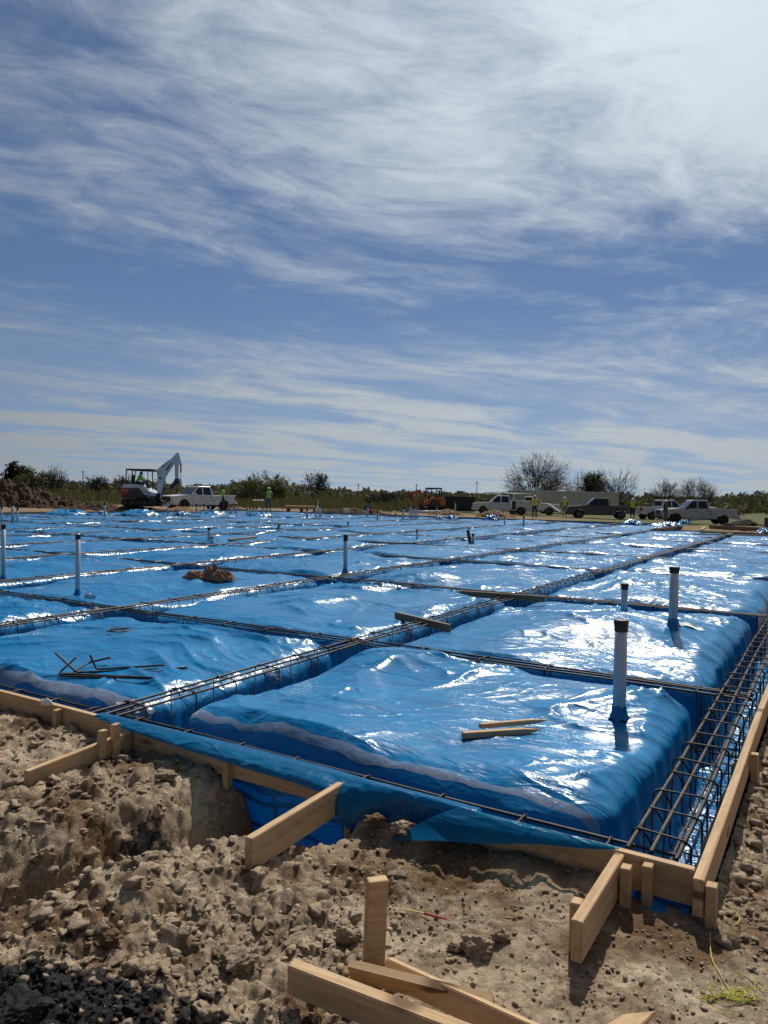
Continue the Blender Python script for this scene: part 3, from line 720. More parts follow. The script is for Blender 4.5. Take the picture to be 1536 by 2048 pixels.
def fboard(a, b, label, z0=0.0, z1=None, mat='wood', h=H6, t=T2): return board('form_board', W(*a), W(*b), t, h, z0, z1, label, 'form board', mat, group=FG)
fboard((-0.019, 0.003), (-0.019, 1.66), 'front form board nearest the right corner, its left half under blue plastic')
fboard((-0.019, 1.664), (-0.019, 3.12), 'front form board over the dug pit with blue plastic folded on top', -0.004, -0.008)
fboard((-0.019, 3.124), (-0.019, 6.9), 'front form board at the left with reddish stains and a paper scrap on top', -0.004, 0.0)
fboard((-0.11, -0.021), (3.66, -0.021), 'long right form board meeting the front form at the corner', 0.004, 0.004)
fboard((3.664, -0.021), (8.2, -0.021), 'right form board farther along at the photo edge', 0.0, 0.0)
for k, (a, b) in enumerate([((NOTCH_U + .02, 0.0), (NOTCH_U + .02, 3.6)), ((NOTCH_U + .02, 3.604), (NOTCH_U + .02, NOTCH_V))]):
    fboard(a, b, ['weathered form board along the far dirt notch at the photo edge', 'weathered form board along the far dirt notch, left end'][k], 0.01, 0.02, 'wood_old', 0.2)
nm = ['far form board behind the dark pickup side of the slab', 'far form board before the worker in orange', 'far form board before the small dirt pile', 'far form board before the orange excavator', 'far form board before the plywood stack', 'far form board before the worker in green helmet']
vs_ = np.linspace(NOTCH_V, V_END, 7)
for k in range(6): fboard((U_END + .03, vs_[k] + .002), (U_END + .03, vs_[k + 1] - .002), nm[k], 0.03, 0.03, 'wood_old', 0.24)
nm = ['left far form board before the dirt mound', 'left far form board before the dirt mound end and black posts', 'left far form board before the white excavator', 'left far form board before the white crew cab pickup']
us_ = np.linspace(20, U_END, 5)
for k in range(4): fboard((us_[k] + .002, V_END + .03), (us_[k + 1] - .002, V_END + .03), nm[k], 0.04, 0.04, 'wood_old', 0.22)
fboard((NOTCH_U + .06, NOTCH_V - .02), (U_END, NOTCH_V - .02), 'form board running back beside the far dirt notch', 0.02, 0.02, 'wood_old', 0.2)
board('form_brace', W(-0.62, 0.275), W(-0.042, 0.275), T2, 0.14, 0.002, -0.004, 'short wooden brace standing square to the front form near the corner', 'brace')
board('form_brace', W(-0.74, 1.60), W(-0.042, 1.60), T2, 0.14, -0.012, 0.004, 'clean wooden brace beside the dug pit, square to the front form', 'brace')
board('form_brace', W(-0.70, 3.17), W(-0.045, 3.15), T2, 0.13, -0.075, -0.03, 'wooden brace half buried in dirt at the left, between two stakes', 'brace')
def stake_uv(u, v, *a, **k): p = W(u, v); return stake(p[0], p[1], *a, **k)
stake_uv(-0.48, 0.318, -0.005, 0.20, 'stake on the left of the brace near the corner, by its free end')
stake_uv(-0.13, 0.232, -0.008, 0.22, 'stake on the right of the brace near the corner, by its inner end')
stake_uv(-0.062, 0.165, -0.010, 0.22, 'knotty stake nailed flat to the front form inside the corner')
stake_uv(-0.085, -0.066, -0.012, 0.24, 'stake outside the corner against the end of the right form')
stake_uv(1.62, -0.064, -0.02, 0.2, 'stake outside the right form among clods')
stake_uv(3.55, -0.066, 0.02, 0.24, 'stake outside the right form at the joint by the photo edge')
stake_uv(-0.50, 1.645, -0.06, 0.2, 'low stake behind the left face of the brace beside the pit')
stake_uv(-0.075, 1.545, -0.05, 0.2, 'stake wedged between front form and brace by the plastic fold')
stake_uv(-0.062, 2.35, -0.03, 0.3, 'stake on the front form above the pit under the plastic')
stake_uv(-0.17, 3.125, 0.045, 0.26, 'taller stake at the inner end of the half buried brace')
stake_uv(-0.255, 3.128, 0.03, 0.24, 'leaning stake on the half buried brace, left of the taller one', lean=(0.0, 0.07))
stake_uv(-0.062, 3.82, -0.012, 0.2, 'low stake against the stained left front form')
# loose lumber in the foreground
p = at(752, 1935, -0.20)
st = stake(p[0], p[1], 0.105, 0.36, 'thick upright stake with a split top in the bare dirt', w=0.068, t=0.045, rz=0.25, lean=(0.0, 0.03)); st['category'] = 'stake'
a, b_ = at(583, 1925, -0.06), at(1020, 2085, -0.075); board('scrap_lumber', a, b_, 0.045, 0.092, -0.055, -0.075, 'thick knotted lumber piece lying on edge in the bottom foreground', 'lumber', group='loose lumber on the ground')
a, b_ = at(697, 1934, -0.09), at(985, 2022, -0.13); board('scrap_lumber', a, b_, 0.030, 0.075, -0.075, -0.10, 'board leaning behind the thick foreground lumber', 'lumber', roll=0.5, group='loose lumber on the ground')
a, b_ = at(778, 1924, -0.10), at(1150, 2075, -0.10); board('scrap_lumber', a, b_, 0.036, 0.07, -0.085, -0.105, 'slender clean board lying right of the upright stake', 'lumber', roll=-0.35, group='loose lumber on the ground')
a, b_ = at(1215, 2075, -0.12), at(1312, 2016, -0.12); board('pointed_stake', a, b_, 0.06, 0.036, -0.115, -0.115, 'pointed stake lying at the bottom edge on the right', 'stake', point=0.07)
def on_pad(x, y, dz=0.0, z=-0.08):
    for _ in range(4):
        p = at(x, y, z); u, v = uv(p[0], p[1]); z = pad_z(u, v)
    return np.array([p[0], p[1], z + dz])
a, b_ = on_pad(925, 1478), on_pad(1085, 1468); board('scrap_stake', a, b_, 0.040, 0.036, a[2] + 0.042, b_[2] + 0.046, 'smooth pointed stake lying in front on the near blue pad', 'stake', point=0.05)
a, b_ = on_pad(960, 1462), on_pad(1096, 1452); board('scrap_stake', a, b_, 0.034, 0.03, a[2] + 0.046, b_[2] + 0.055, 'splintered stake lying behind the smooth one on the near pad', 'stake', point=0.12)
board('plank', W(4.62, 4.05, 0), W(4.32, 3.18, 0), 0.04, 0.085, 0.012, -0.01, 'short plank bridging the first trench beyond the rebar crossing', 'plank', 'wood_old')
board('plank', W(6.86, 4.28, 0), W(7.16, 3.08, 0), 0.045, 0.085, 0.02, 0.005, 'longer plank bridging the first trench farther back', 'plank', 'wood_old')
a, b_ = on_pad(458, 1080), on_pad(512, 1077); board('scrap_lumber', a, b_, 0.09, 0.06, a[2] + 0.075, b_[2] + 0.075, 'pale lumber offcut on the far pads left of the middle', 'lumber', group='loose lumber on the ground')
for x0, y0, x1, y1, l in [(738, 1087, 833, 1094, 'longer'), (850, 1088, 899, 1093, 'shorter')]:
    a, b_ = on_pad(x0, y0, 0.03), on_pad(x1, y1, 0.03); bb = MB(); mid = (a + b_) / 2; bb.tube([a - mid, b_ - mid], 0.02, 6); o = bb.build('loose_bar', M['steel_rust'], smooth=True); o.location = tuple(mid); tag(o, f'{l} dark bar lying flat on a far pad right of the capped pipe', 'bar')

# ------------------------------------------------------------------ bent bars, loose stirrup, ties, jacket
BB = [([(111, 1306, .13), (154, 1349, .012), (375, 1339, .012)], 'bent rebar with the longest leg, its short leg at the far left'),
      ([(152, 1315, .10), (117, 1354, .012), (305, 1357, .012)], 'bent rebar whose short leg leans right over its neighbour'),
      ([(180, 1310, .12), (193, 1343, .014), (328, 1327, .03)], 'bent rebar with its short leg straight up amid the pile'),
      ([(221, 1315, .06), (178, 1333, .03), (140, 1353, .014)], 'nearly straight rebar lying across the back of the pile'),
      ([(118, 1365, .02), (128, 1362, .012), (297, 1370, .012)], 'lowest bent rebar at the front of the pile')]
for pts, l in BB:
    P = [on_pad(pts[1][0], pts[1][1], 0.012)]
    base = P[0].copy(); ctrl = []
    for (x, y, dz) in pts:
        if dz > 0.05:                      # leg in the air: over the pad, seen at that pixel
            r_ = ray(x, y); zz = base[2] + dz; t_ = (zz - CAM_H) / r_[2]; ctrl.append(np.array([r_[0] * t_, r_[1] * t_, zz]))
        else: ctrl.append(on_pad(x, y, dz + 0.004))
    Q = []
    for i in range(2):
        Ls = np.linalg.norm(ctrl[i + 1] - ctrl[i]); n = max(3, int(Ls / 0.006))
        for f in np.linspace(0, 1, n, endpoint=(i == 1)): Q.append(ctrl[i] * (1 - f) + ctrl[i + 1] * f)
    Q = np.array(Q)
    for _ in range(12): Q[1:-1] = (Q[:-2] + 2 * Q[1:-1] + Q[2:]) / 4
    bb = MB(); k = np.arange(len(Q)); bb.tube(Q - ctrl[1], np.where(k % 2 == 0, 0.0092, 0.0078), 8)
    o = bb.build('bent_rebar', M['steel'], smooth=True); o.location = tuple(ctrl[1]); tag(o, l + '', 'rebar', 'bent bars piled on the left pad')
a, b_ = on_pad(222, 1268, .012), on_pad(362, 1252, .012)
ax = (b_ - a); Ls = float(np.linalg.norm(ax[:2])); bb = MB(); Wd = 0.14; P = []
for cx, cy, a0 in ((Ls - .03, Wd / 2 - .03, 0), (.03, Wd / 2 - .03, 90), (.03, -Wd / 2 + .03, 180), (Ls - .03, -Wd / 2 + .03, 270)):
    for q in np.linspace(a0, a0 + 90, 5): P.append((cx + .03 * math.cos(R(q)), cy + .03 * math.sin(R(q)), 0.006 * math.sin(cx * 5)))
P.append(P[0]); bb.tube(P, 0.0065, 6); bb.tube([(Ls * .3, Wd / 2 - .02, .012), (.05, Wd / 2 - .022, .014), (.02, Wd / 2 - .05, .014)], 0.0065, 6)
o = bb.build('loose_stirrup', M['steel'], smooth=True); o.location = tuple(a + np.array([0, 0, 0.012])); o.rotation_euler = (0, -math.atan2(ax[2], Ls), math.atan2(ax[1], ax[0])); tag(o, 'loose closed rebar stirrup lying flat on the left pad', 'stirrup')
for q, (x, y) in enumerate([(763, 1181), (797, 1182), (823, 1181)]):
    p = on_pad(x, y, 0.005); bb = MB(); rr = random.Random(q)
    for k in range(16):
        an = R(-50 + 100 * k / 15 + rr.uniform(-5, 5)); s = -1 if q == 0 else (1 if q == 2 else rr.choice((-1, 1))); h = rr.uniform(.13, .22)
        bb.tube([(0, 0, .004), (s * .03 + .3 * h * math.sin(an), .3 * h * math.cos(an * .5), h * .4), (s * .09 + .9 * h * math.sin(an), .12 * math.cos(an), h * (.8 if k % 3 else .3))], 0.0035, 3)
    o = bb.build('wire_tie_bundle', M['steel_rust']); o.location = tuple(p); tag(o, ['leftmost fanned bundle of wire ties on the pad behind the crossing', 'middle fanned bundle of wire ties on the pad behind the crossing', 'rightmost fanned bundle of wire ties on the pad behind the crossing'][q], 'wire ties', 'wire tie bundles')
M['canvas'] = simple('brown_canvas', (0.24, 0.125, 0.078), 0.9, 0, 0.3, 14, 0.2, 0.004)
def jacket():
    p = on_pad(418, 1156); n = 70; a = np.linspace(-1, 1, n); X, Y = np.meshgrid(a, a, indexing='ij')
    lob = np.maximum.reduce([np.clip(1 - ((X + .45) / .5) ** 2 - (Y / .55) ** 2, 0, 1) ** .5 * .6, np.clip(1 - ((X - .05) / .4) ** 2 - ((Y - .25) / .55) ** 2, 0, 1) ** .5 * 1.0, np.clip(1 - ((X - .5) / .45) ** 2 - ((Y + .05) / .6) ** 2, 0, 1) ** .5 * .72, np.clip(1 - ((X + .85) / .14) ** 2 - ((Y + .1) / .25) ** 2, 0, 1) ** .5 * .25])
    Z = lob * (0.115 + 0.085 * (1 - np.abs(perlin(X * 3.5 + 0.6 * Y, Y * 3.5, 401))) ** 3 * 1.5 + 0.03 * perlin(X * 8, Y * 8, 403))
    P = np.stack([X * .46, Y * .3 + .03 * perlin(X * 4, Y * 4, 405), np.where(lob > 0.001, Z, -0.01)], -1)
    me_keep = lob > 0.001
    o = grid_obj('jacket', P, M['canvas'])
    bm = bmesh.new(); bm.from_mesh(o.data); bm.verts.ensure_lookup_table(); kf = me_keep.reshape(-1)
    bmesh.ops.delete(bm, geom=[v for v in bm.verts if not kf[v.index] and not any(kf[e.other_vert(v).index] for e in v.link_edges)], context='VERTS'); bm.to_mesh(o.data); bm.free()
    o.location = tuple(p); o.rotation_euler = (0, 0, -0.1)
    return tag(o, 'brown work jacket thrown in a heap on a blue pad', 'jacket')
jacket()

# ------------------------------------------------------------------ standpipes
PG = 'white standpipes rising from the slab'
def standpipe(x, yb, yt, d, label, z=None, tapeh=0.16, mat='pvc', lean=0.0):
    p = on_pad(x, yb); dist = p[1]; h = (yb - yt) / FOC * dist
    root = empty('standpipe', (p[0], p[1], p[2] - 0.02), 0, label, 'pipe', PG); root.rotation_euler = (0, lean, x * 0.7)
    r = d / 2; k = 24 if dist < 15 else 10; b = MB()
    b.lathe([(r, -0.05), (r, h), (r - 0.005, h), (r - 0.005, h - 0.1)], k); b.build('pipe', M[mat], root, smooth=False)
    for pl in root.children[0].data.polygons: pl.use_smooth = len(pl.vertices) == 4
    if dist < 15:                                   # sheet gathered and taped round the foot
        n_ = 26; a_ = np.linspace(0, 2 * math.pi, n_); hh = np.array([.0, .02, .05, .085]); G = np.zeros((4, n_, 3))
        for i_ in range(4):
            rad_ = r + .003 + (.022, .010, .004, .001)[i_] * (1 + .5 * np.sin(a_ * 7 + x) * (i_ < 3)); G[i_] = np.stack([rad_ * np.cos(a_), rad_ * np.sin(a_), hh[i_] + .012 + .008 * np.sin(a_ * 5 + i_)], -1)
        grid_obj('foot_sleeve', G, M['poly'], root)
    if tapeh:
        b = MB(); t = min(tapeh, h * 0.2) ; b.lathe([(r + .0015, h - t), (r + .003, h - t * 0.98), (r + .003, h - .03), (r + .006, h - 0.028), (r + .005, h + .004), (r * 0.5, h + 0.007)], k); b.build('tape_cap', M['tape_black'], root, smooth=False)
    return root
standpipe(1238, 1428, 1226, 0.086, 'nearest white standpipe with black taped top on the near pad', tapeh=0.075)
standpipe(1346, 1250, 1128, 0.092, 'white standpipe with black taped top on the second pad, by white tape', tapeh=0.06)
standpipe(1248, 1232, 1164, 0.080, 'white standpipe half hidden behind the nearest one', tapeh=0.07)
standpipe(690, 1156, 1078, 0.078, 'white standpipe with black top at the trench crossing in mid slab', tapeh=0.12)
standpipe(155, 1190, 1066, 0.064, 'tall white standpipe with black top beside the left cross trench', tapeh=0.07)
standpipe(6, 1170, 1056, 0.068, 'tall white standpipe cut by the left photo edge', tapeh=0.07)
far_p = [(3, 1045, 1012, 'thin white standpipe at the far left photo edge', .08), (25, 1047, 1007, 'thicker far standpipe left of the dirt mound, tallest of three', .12), (35, 1047, 1016, 'shorter far standpipe right of the tallest of three', .08), (209, 1031, 1002, 'lone far standpipe before the black posts', .1), (335, 1031, 998, 'thin tall far standpipe before the white pickup grille', .08),
    (393, 1026, 1006, 'left one of two pale standpipes before the white pickup door', .13), (408, 1026, 1006, 'right one of two pale standpipes before the white pickup door', .13), (451, 1031, 1012, 'far standpipe at the feet of the worker in green', .12), (462, 1030, 1010, 'second far standpipe right of the worker in green', .12), (472, 1030, 1011, 'third far standpipe right of the worker in green', .12), (533, 1032, 1017, 'thin far standpipe right of the worker in green helmet', .07), (614, 1032, 1012, 'far standpipe before the right end of the plywood stack', .13), (735, 1033, 1010, 'far standpipe in front of the dark barrel', .13), (755, 1040, 1022, 'short far standpipe right of the dark barrel', .12), (791, 1036, 1012, 'far standpipe left of the orange excavator', .12), (806, 1039, 1013, 'far standpipe before the orange excavator arm', .13), (858, 1034, 1017, 'thin far standpipe before the white pipe', .06), (873, 1039, 1018, 'far standpipe before the end of the white pipe', .12), (910, 1045, 1019, 'far standpipe before the small dirt pile', .1), (418, 1077, 1051, 'dark shaded standpipe on the left middle pads', .09), (424, 1077, 1064, 'short stub beside the dark shaded standpipe', .09), (696, 1056, 1041, 'dark standpipe on the far middle pads', .09), (834, 1079, 1058, 'thin dark standpipe right of the middle pads', .06), (1009, 1049, 1033, 'thin dark far standpipe before the utility truck', .08), (1047, 1053, 1034, 'dark far standpipe before the worker in orange', .1), (946, 1086, 1066, 'grey stub beside the leaning reddish stake', .09)]
for x, yb, yt, l, d in far_p: standpipe(x, yb, yt, d, l, mat='pvc')
for q, (x, yt) in enumerate([(414, 1013), (420, 1012), (494, 1013), (500, 1014), (506, 1013), (513, 1012), (518, 1013), (525, 1014)]): standpipe(x, 1031, yt, .10, f'{ordn[q]} from left of eight small standpipes between the pickup door and helmet worker', tapeh=.12)
for q, (x, yt) in enumerate([(631, 1010), (636, 1012), (639, 1010), (642, 1011)]): standpipe(x, 1034, yt, .09, f'{ordn[q]} from left of four tight standpipes right of the plywood stack', tapeh=.12)
for q, (x, yt) in enumerate([(820, 1012), (824, 1013), (830, 1012), (834, 1014)]): standpipe(x, 1038, yt, .10, f'{ordn[q]} from left of four close standpipes before the orange excavator', tapeh=.12)
for x0, yb, x1, yt, l, mt_ in [(941, 1086, 935, 1059, 'leaning reddish stake on the far right pads', 'red_stake'), (554, 1062, 559, 1048, 'leaning dark stake on the far middle pads', 'wood_old')]:
    if mt_ == 'red_stake': M[mt_] = simple('red_stained_wood', (0.10, 0.03, 0.025), 0.7)
    a = on_pad(x0, yb); h = (yb - yt) / FOC * a[1]; bb = MB(); bb.tube([(0, 0, -.05), ((x1 - x0) / FOC * a[1], 0, h)], 0.05, 4); o = bb.build('leaning_stake', M[mt_]); o.location = tuple(a); tag(o, l, 'stake')

# ------------------------------------------------------------------ small litter
M['paper'] = simple('white_paper', (0.75, 0.75, 0.74), 0.7, 0, 0.05)
M['yellow'] = simple('yellow_string', (0.62, 0.60, 0.10), 0.6, 0, 0.15)
M['red'] = simple('red_paint', (0.35, 0.012, 0.02), 0.4)
def crumpled(name, p, size, mat, label, cat, seed, flat=0.5, group=None):
    bm = bmesh.new(); bmesh.ops.create_icosphere(bm, subdivisions=3, radius=1)
    for v in bm.verts:
        n = float(perlin(np.array([v.co.x * 1.9 + seed]), np.array([v.co.y * 1.9 + v.co.z * 2.7]), 501)[0]) + 0.5 * float(perlin(np.array([v.co.x * 4.3 + seed]), np.array([v.co.y * 4.3 - v.co.z * 5]), 503)[0])
        v.co *= 1 + 0.45 * n
        v.co = Vector((v.co.x * size[0], v.co.y * size[1], v.co.z * size[2]))
    me = bpy.data.meshes.new(name); bm.to_mesh(me); bm.free(); me.materials.append(M[mat]); o = bpy.data.objects.new(name, me); COL.objects.link(o); o.location = tuple(float(q) for q in p)
    return tag(o, label, cat, group)
p = at(93, 1408, 0.0); crumpled('paper_scrap', (p[0], p[1], 0.012), (.035, .02, .025), 'paper', 'crumpled white paper on top of the left front form', 'paper', 2.0)
WG = 'wads of clear film in the trenches'
for x, y, z, s, l in [(190, 1226, -.12, .1, 'wad of clear film in the trench at the left rebar crossing'), (178, 1193, -.08, .07, 'clear film scrap beside the tall left standpipe'), (540, 1352, -.2, .1, 'clear film hanging in the first trench near its middle'), (265, 1425, -.2, .13, 'clear film under the bars at the first trench mouth'), (1180, 1322, -.2, .05, 'bit of film on the cross bars of the near pads')]:
    crumpled('film_wad', at(x, y, z), (s, s * .8, s * .7), 'clear', l, 'plastic film', x * .1, group=WG)
def tape_patch(x, y, l):
    p = on_pad(x, y); n = 16; a = np.linspace(-1, 1, n); X, Y = np.meshgrid(a, a, indexing='ij'); u0, v0 = uv(p[0], p[1]); G = np.zeros((n, n, 3))
    for i in range(n):
        for j in range(n):
            dx = X[i, j] * .16 + .03 * math.sin(Y[i, j] * 5); dy = Y[i, j] * (.09 + .03 * math.sin(X[i, j] * 4)); u, v = uv(p[0] + dx, p[1] + dy); G[i, j] = (dx, dy, pad_z(u, v) - p[2] + .012 + .008 * math.sin(X[i, j] * 6 + Y[i, j] * 4))
    o = grid_obj('tape_patch', G, M['paper']); o.location = tuple(p); return tag(o, l, 'tape')
tape_patch(1372, 1252, 'crinkled white tape stuck on the plastic beside the second standpipe')
def gpt(x, y):
    z = -0.17
    for _ in range(4): p = at(x, y, z); z = float(ground_z(np.array([p[0]]), np.array([p[1]]))[0])
    return np.array([p[0], p[1], z])
rs = random.Random(12)
def string_path(px, jit=4):
    P = []
    for (x, y) in px: q = gpt(x, y); P.append(q + np.array([0, 0, 0.004 + rs.uniform(0, .006)]))
    P = np.array(P); t = np.linspace(0, len(P) - 1, len(P) * 6); 
    Q = np.stack([np.interp(t, range(len(P)), P[:, i]) for i in range(3)], -1)
    for _ in range(10): Q[1:-1] = (Q[:-2] + 2 * Q[1:-1] + Q[2:]) / 4
    return Q
bb = MB(); o0 = gpt(1440, 1980)
for px in [[(1420, 1870), (1421, 1920), (1436, 1945), (1455, 1975), (1470, 2000)], [(1392, 2000), (1420, 2005), (1450, 1990), (1490, 1978), (1535, 1985)], [(1400, 2003), (1440, 2025), (1485, 2030)], [(1475, 1945), (1500, 1955), (1530, 1990)], [(1440, 1800), (1460, 1815), (1480, 1835), (1478, 1850), (1460, 1855), (1445, 1830)], [(1440, 1990), (1500, 2010), (1560, 2016)], [(1425, 1725), (1420, 1740), (1428, 1760), (1440, 1800)]]:
    bb.tube(string_path(px) - o0, 0.0016, 4)
for k in range(10):
    cx, cy = rs.uniform(1430, 1490), rs.uniform(1978, 2002); r1, r2 = rs.uniform(12, 45), rs.uniform(4, 12); a0 = rs.uniform(0, 6)
    bb.tube(string_path([(cx + r1 * math.cos(a0 + q * .7), cy + r2 * math.sin(a0 + q * .7)) for q in range(rs.randint(6, 11))]) - o0, 0.0016, 4)
o = bb.build('string_tangle', M['yellow'], recalc=False); o.location = tuple(o0); tag(o, 'tangle of yellow mason string on the dirt at right', 'string')
a, b_, c_ = gpt(812, 1826), gpt(848, 1833), gpt(893, 1846); root = empty('marker', b_, 0, 'thin red and yellow marker lying on the dirt', 'marker')
bb = MB(); bb.tube([np.zeros(3) + [0, 0, .012], c_ - b_ + [0, 0, .014]], [.005, .003], 6); bb.build('red_barrel', M['red'], root); bb = MB(); bb.tube([a - b_ + [0, 0, .012], [0, 0, .012]], .003, 6); bb.build('yellow_end', M['yellow'], root)

# ------------------------------------------------------------------ clods
def clod_mesh(seed, sub=0, rough=0.3):               # angular broken lump: hull of random points, then crumbled
    rg = np.random.RandomState(int(seed * 10) % 99991); bm = bmesh.new()
    P = rg.normal(size=(13 if sub == 0 else 12 if sub < 3 else 22, 3)); P /= np.linalg.norm(P, axis=1, keepdims=True); P *= rg.uniform(.75, 1.1, (len(P), 1)) * np.array([1, rg.uniform(.7, 1), rg.uniform(.6, .9)])
    for p in P: bm.verts.new(p)
    bmesh.ops.convex_hull(bm, input=bm.verts); bmesh.ops.delete(bm, geom=[v for v in bm.verts if not v.link_faces], context='VERTS')
    for _ in range(sub):
        bmesh.ops.subdivide_edges(bm, edges=bm.edges, cuts=1, use_grid_fill=True)
    bmesh.ops.triangulate(bm, faces=bm.faces)
    if sub:
        if sub > 2: bmesh.ops.smooth_vert(bm, verts=bm.verts, factor=.3, use_axis_x=True, use_axis_y=True, use_axis_z=True)
        co = np.array([v.co for v in bm.verts]); f = lambda k, s_: perlin(co[:, 0] * k + seed, co[:, 1] * k + co[:, 2] * k * 1.3, s_)
        n = f(1.6, 601) + .6 * f(4.1, 603) + .4 * f(9.5, 605) + .25 * f(21, 607)
        for v, k in zip(bm.verts, n): v.co *= 1 + rough * .62 * k
    bm.verts.index_update(); Fc = [tuple(v.index for v in f.verts) for f in bm.faces]; V = np.array([v.co for v in bm.verts]); bm.free(); return V, Fc
def big_clod(x, y, s, label, seed, mat='soil', dz=0.3):
    V, Fc = clod_mesh(seed, 4, 0.42); b = MB(); b.add(V * np.array(s), Fc); p = gpt(x, y)
    if 'of two' in label: p = W(-0.135, 1.36 if 'left' in label else 1.215, -0.125)
    o = b.build('dirt_clod', M[mat], smooth=True); o.location = (p[0], p[1], p[2] + s[2] * dz); return tag(o, label, 'clod', 'large clods of dirt')
for x, y, s, l, mt_ in [(748, 1642, .058, 'brown rounded clod, left of two by the plastic fold', 'soil_brown'), (800, 1644, .062, 'pale squarish clod, right of two by the plastic fold', 'soil'), (955, 1905, .07, 'cracked grey clod alone on the flat dirt', 'soil'), (915, 1900, .045, 'clod split off the left of the cracked grey one', 'soil'), (1000, 1880, .04, 'crumbly clod heap right of the cracked grey one', 'soil'), (330, 1690, .07, 'pale clod on the rim of the pit', 'soil'), (248, 1520, .05, 'pale stone against the half buried brace', 'soil'), (690, 1880, .06, 'clod left of the upright stake', 'soil'), (595, 1680, .035, 'small clod beside the brace at the pit', 'soil_brown'), (110, 1690, .055, 'clod on the left slope', 'soil'), (210, 1840, .06, 'brown clod on the crest above the black soil', 'soil_brown'), (480, 1935, .07, 'pale clod left of the foreground lumber', 'soil'), (40, 2036, .085, 'large black clod in the bottom left corner', 'black_soil')]:
    if mt_ == 'black_soil' and 'black_soil' not in M: M['black_soil'] = simple('black_soil', (0.022, 0.02, 0.02), 0.9, 0, 0.5, 30, 0.2, 0.01)
    big_clod(x, y, (s, s * .9, s * .8), l, x * .13, mt_, .45 if 'of two' in l else .3)
rr = np.random.RandomState(3)
def crumbs(name, n, region, smin, smax, label, mat, seed, sub=0, pw=3.2):
    V0 = [clod_mesh(seed + q * 1.7, max(0, sub - 1), 0.45) for q in range(14)]; V1 = [clod_mesh(seed + q * 1.7, sub, 0.45) for q in range(14)]; b = MB(); X, Y = region(n); Z = ground_z(X, Y); u, v = uv(X, Y)
    ok = ~inside_slab(u, v, 0.045)
    VV = []; FF = []; nn = 0
    for i in range(n):
        if not ok[i]: continue
        s = smin + (smax - smin) * rr.rand() ** pw; V, Fc = (V1 if s > .024 else V0)[i % 14]; a = rr.rand() * 6.28; ca, sa = math.cos(a), math.sin(a)
        P = V * s * np.array([1, .8 + .3 * rr.rand(), .6 + .3 * rr.rand()]); P = np.stack([P[:, 0] * ca - P[:, 1] * sa + X[i], P[:, 0] * sa + P[:, 1] * ca + Y[i], P[:, 2] + Z[i] + s * (.05 if sub else .25)], -1)
        VV.append(P); FF.append(np.array(Fc) + nn); nn += len(V)
    VV = np.concatenate(VV); FF = np.concatenate(FF); me = bpy.data.meshes.new(name); me.vertices.add(len(VV)); me.vertices.foreach_set('co', VV.reshape(-1).astype(np.float32))
    me.loops.add(FF.size); me.loops.foreach_set('vertex_index', FF.reshape(-1).astype(np.int32)); me.polygons.add(len(FF)); me.polygons.foreach_set('loop_start', np.arange(0, FF.size, 3, dtype=np.int32)); me.update(calc_edges=True)
    me.materials.append(M[mat]); o = bpy.data.objects.new(name, me); COL.objects.link(o); return tag(o, label, 'dirt crumbs', kind='stuff')
def reg_left(n): r = rr.uniform(1.7, 5.2, n); a = np.radians(rr.uniform(-31, 2, n)); return r * np.sin(a), r * np.cos(a)
def reg_right(n): r = rr.uniform(1.7, 3.6, n) ; a = np.radians(rr.uniform(-4, 31, n)); return r * np.sin(a), r * np.cos(a)
def reg_side(n): uu = rr.uniform(-0.2, 3.6, n); vv = -0.06 - rr.gamma(1.5, .10, n); return C0[0] + uu * SU - vv * CU, C0[1] + uu * CU + vv * SU
def reg_black(n): return rr.normal(-.95, .28, n), rr.normal(2.12, .13, n)
def reg_clods(n):
    X, Y = reg_left(n); X2, Y2 = reg_left(n); u, v = uv(X, Y); w_ = lump_mask(X, Y, u, v, np.hypot(X, Y)) * (0.35 + perlin(X * 2.2, Y * 2.2, 651)); k_ = (w_ > rr.rand(n) * .6) & (((X + .95) / .42) ** 2 + ((Y - 2.12) / .24) ** 2 > 1); X[~k_] = -40; return X, Y
crumbs('clods', 2300, reg_clods, .007, .050, 'broken clods strewn over the dug left foreground', 'soil', 83, 2, 2.6)
crumbs('clods', 520, reg_black, .006, .028, 'clods of black soil in the bottom left corner', 'black_soil', 93, 2, 2.4)
crumbs('dirt_crumbs', 4200, reg_left, .003, .024, 'pale crumbs of dirt over the lumpy left foreground', 'soil', 3)
crumbs('dirt_crumbs', 5000, reg_right, .0015, .014, 'fine crumbs of dirt over the flat right foreground', 'soil', 23, 0, 4.0)
crumbs('dirt_crumbs', 700, reg_side, .005, .045, 'clods heaped outside the right form', 'soil', 43)
crumbs('dirt_crumbs', 900, reg_black, .003, .018, 'crumbs of black soil in the bottom left corner', 'black_soil', 63)

# ------------------------------------------------------------------ far side: materials
def paint(name, col, rough=0.35, coat=0.5):
    mt, t, b = newmat(name); tcn = nd(t, 'ShaderNodeTexCoord'); n = noise(t, tcn.outputs['Object'], 3, 6)
    t.links.new(mixc(t, mrange(t, n, 0.45, 0.8, 0, 0.35), col, (0.16, 0.13, 0.10)), b.inputs['Base Color'])
    b.inputs['Roughness'].default_value = rough; b.inputs['Coat Weight'].default_value = coat; b.inputs['Coat Roughness'].default_value = 0.1
    return mt
M['white_paint'] = paint('white_paint', (0.66, 0.66, 0.65)); M['navy_paint'] = paint('dark_blue_paint', (0.018, 0.026, 0.045)); M['silver_paint'] = paint('silver_paint', (0.45, 0.45, 0.47), 0.3)
M['orange_paint'] = paint('orange_paint', (0.46, 0.10, 0.02), 0.5, 0.1); M['black_paint'] = paint('black_paint', (0.014, 0.014, 0.016), 0.45, 0.2)
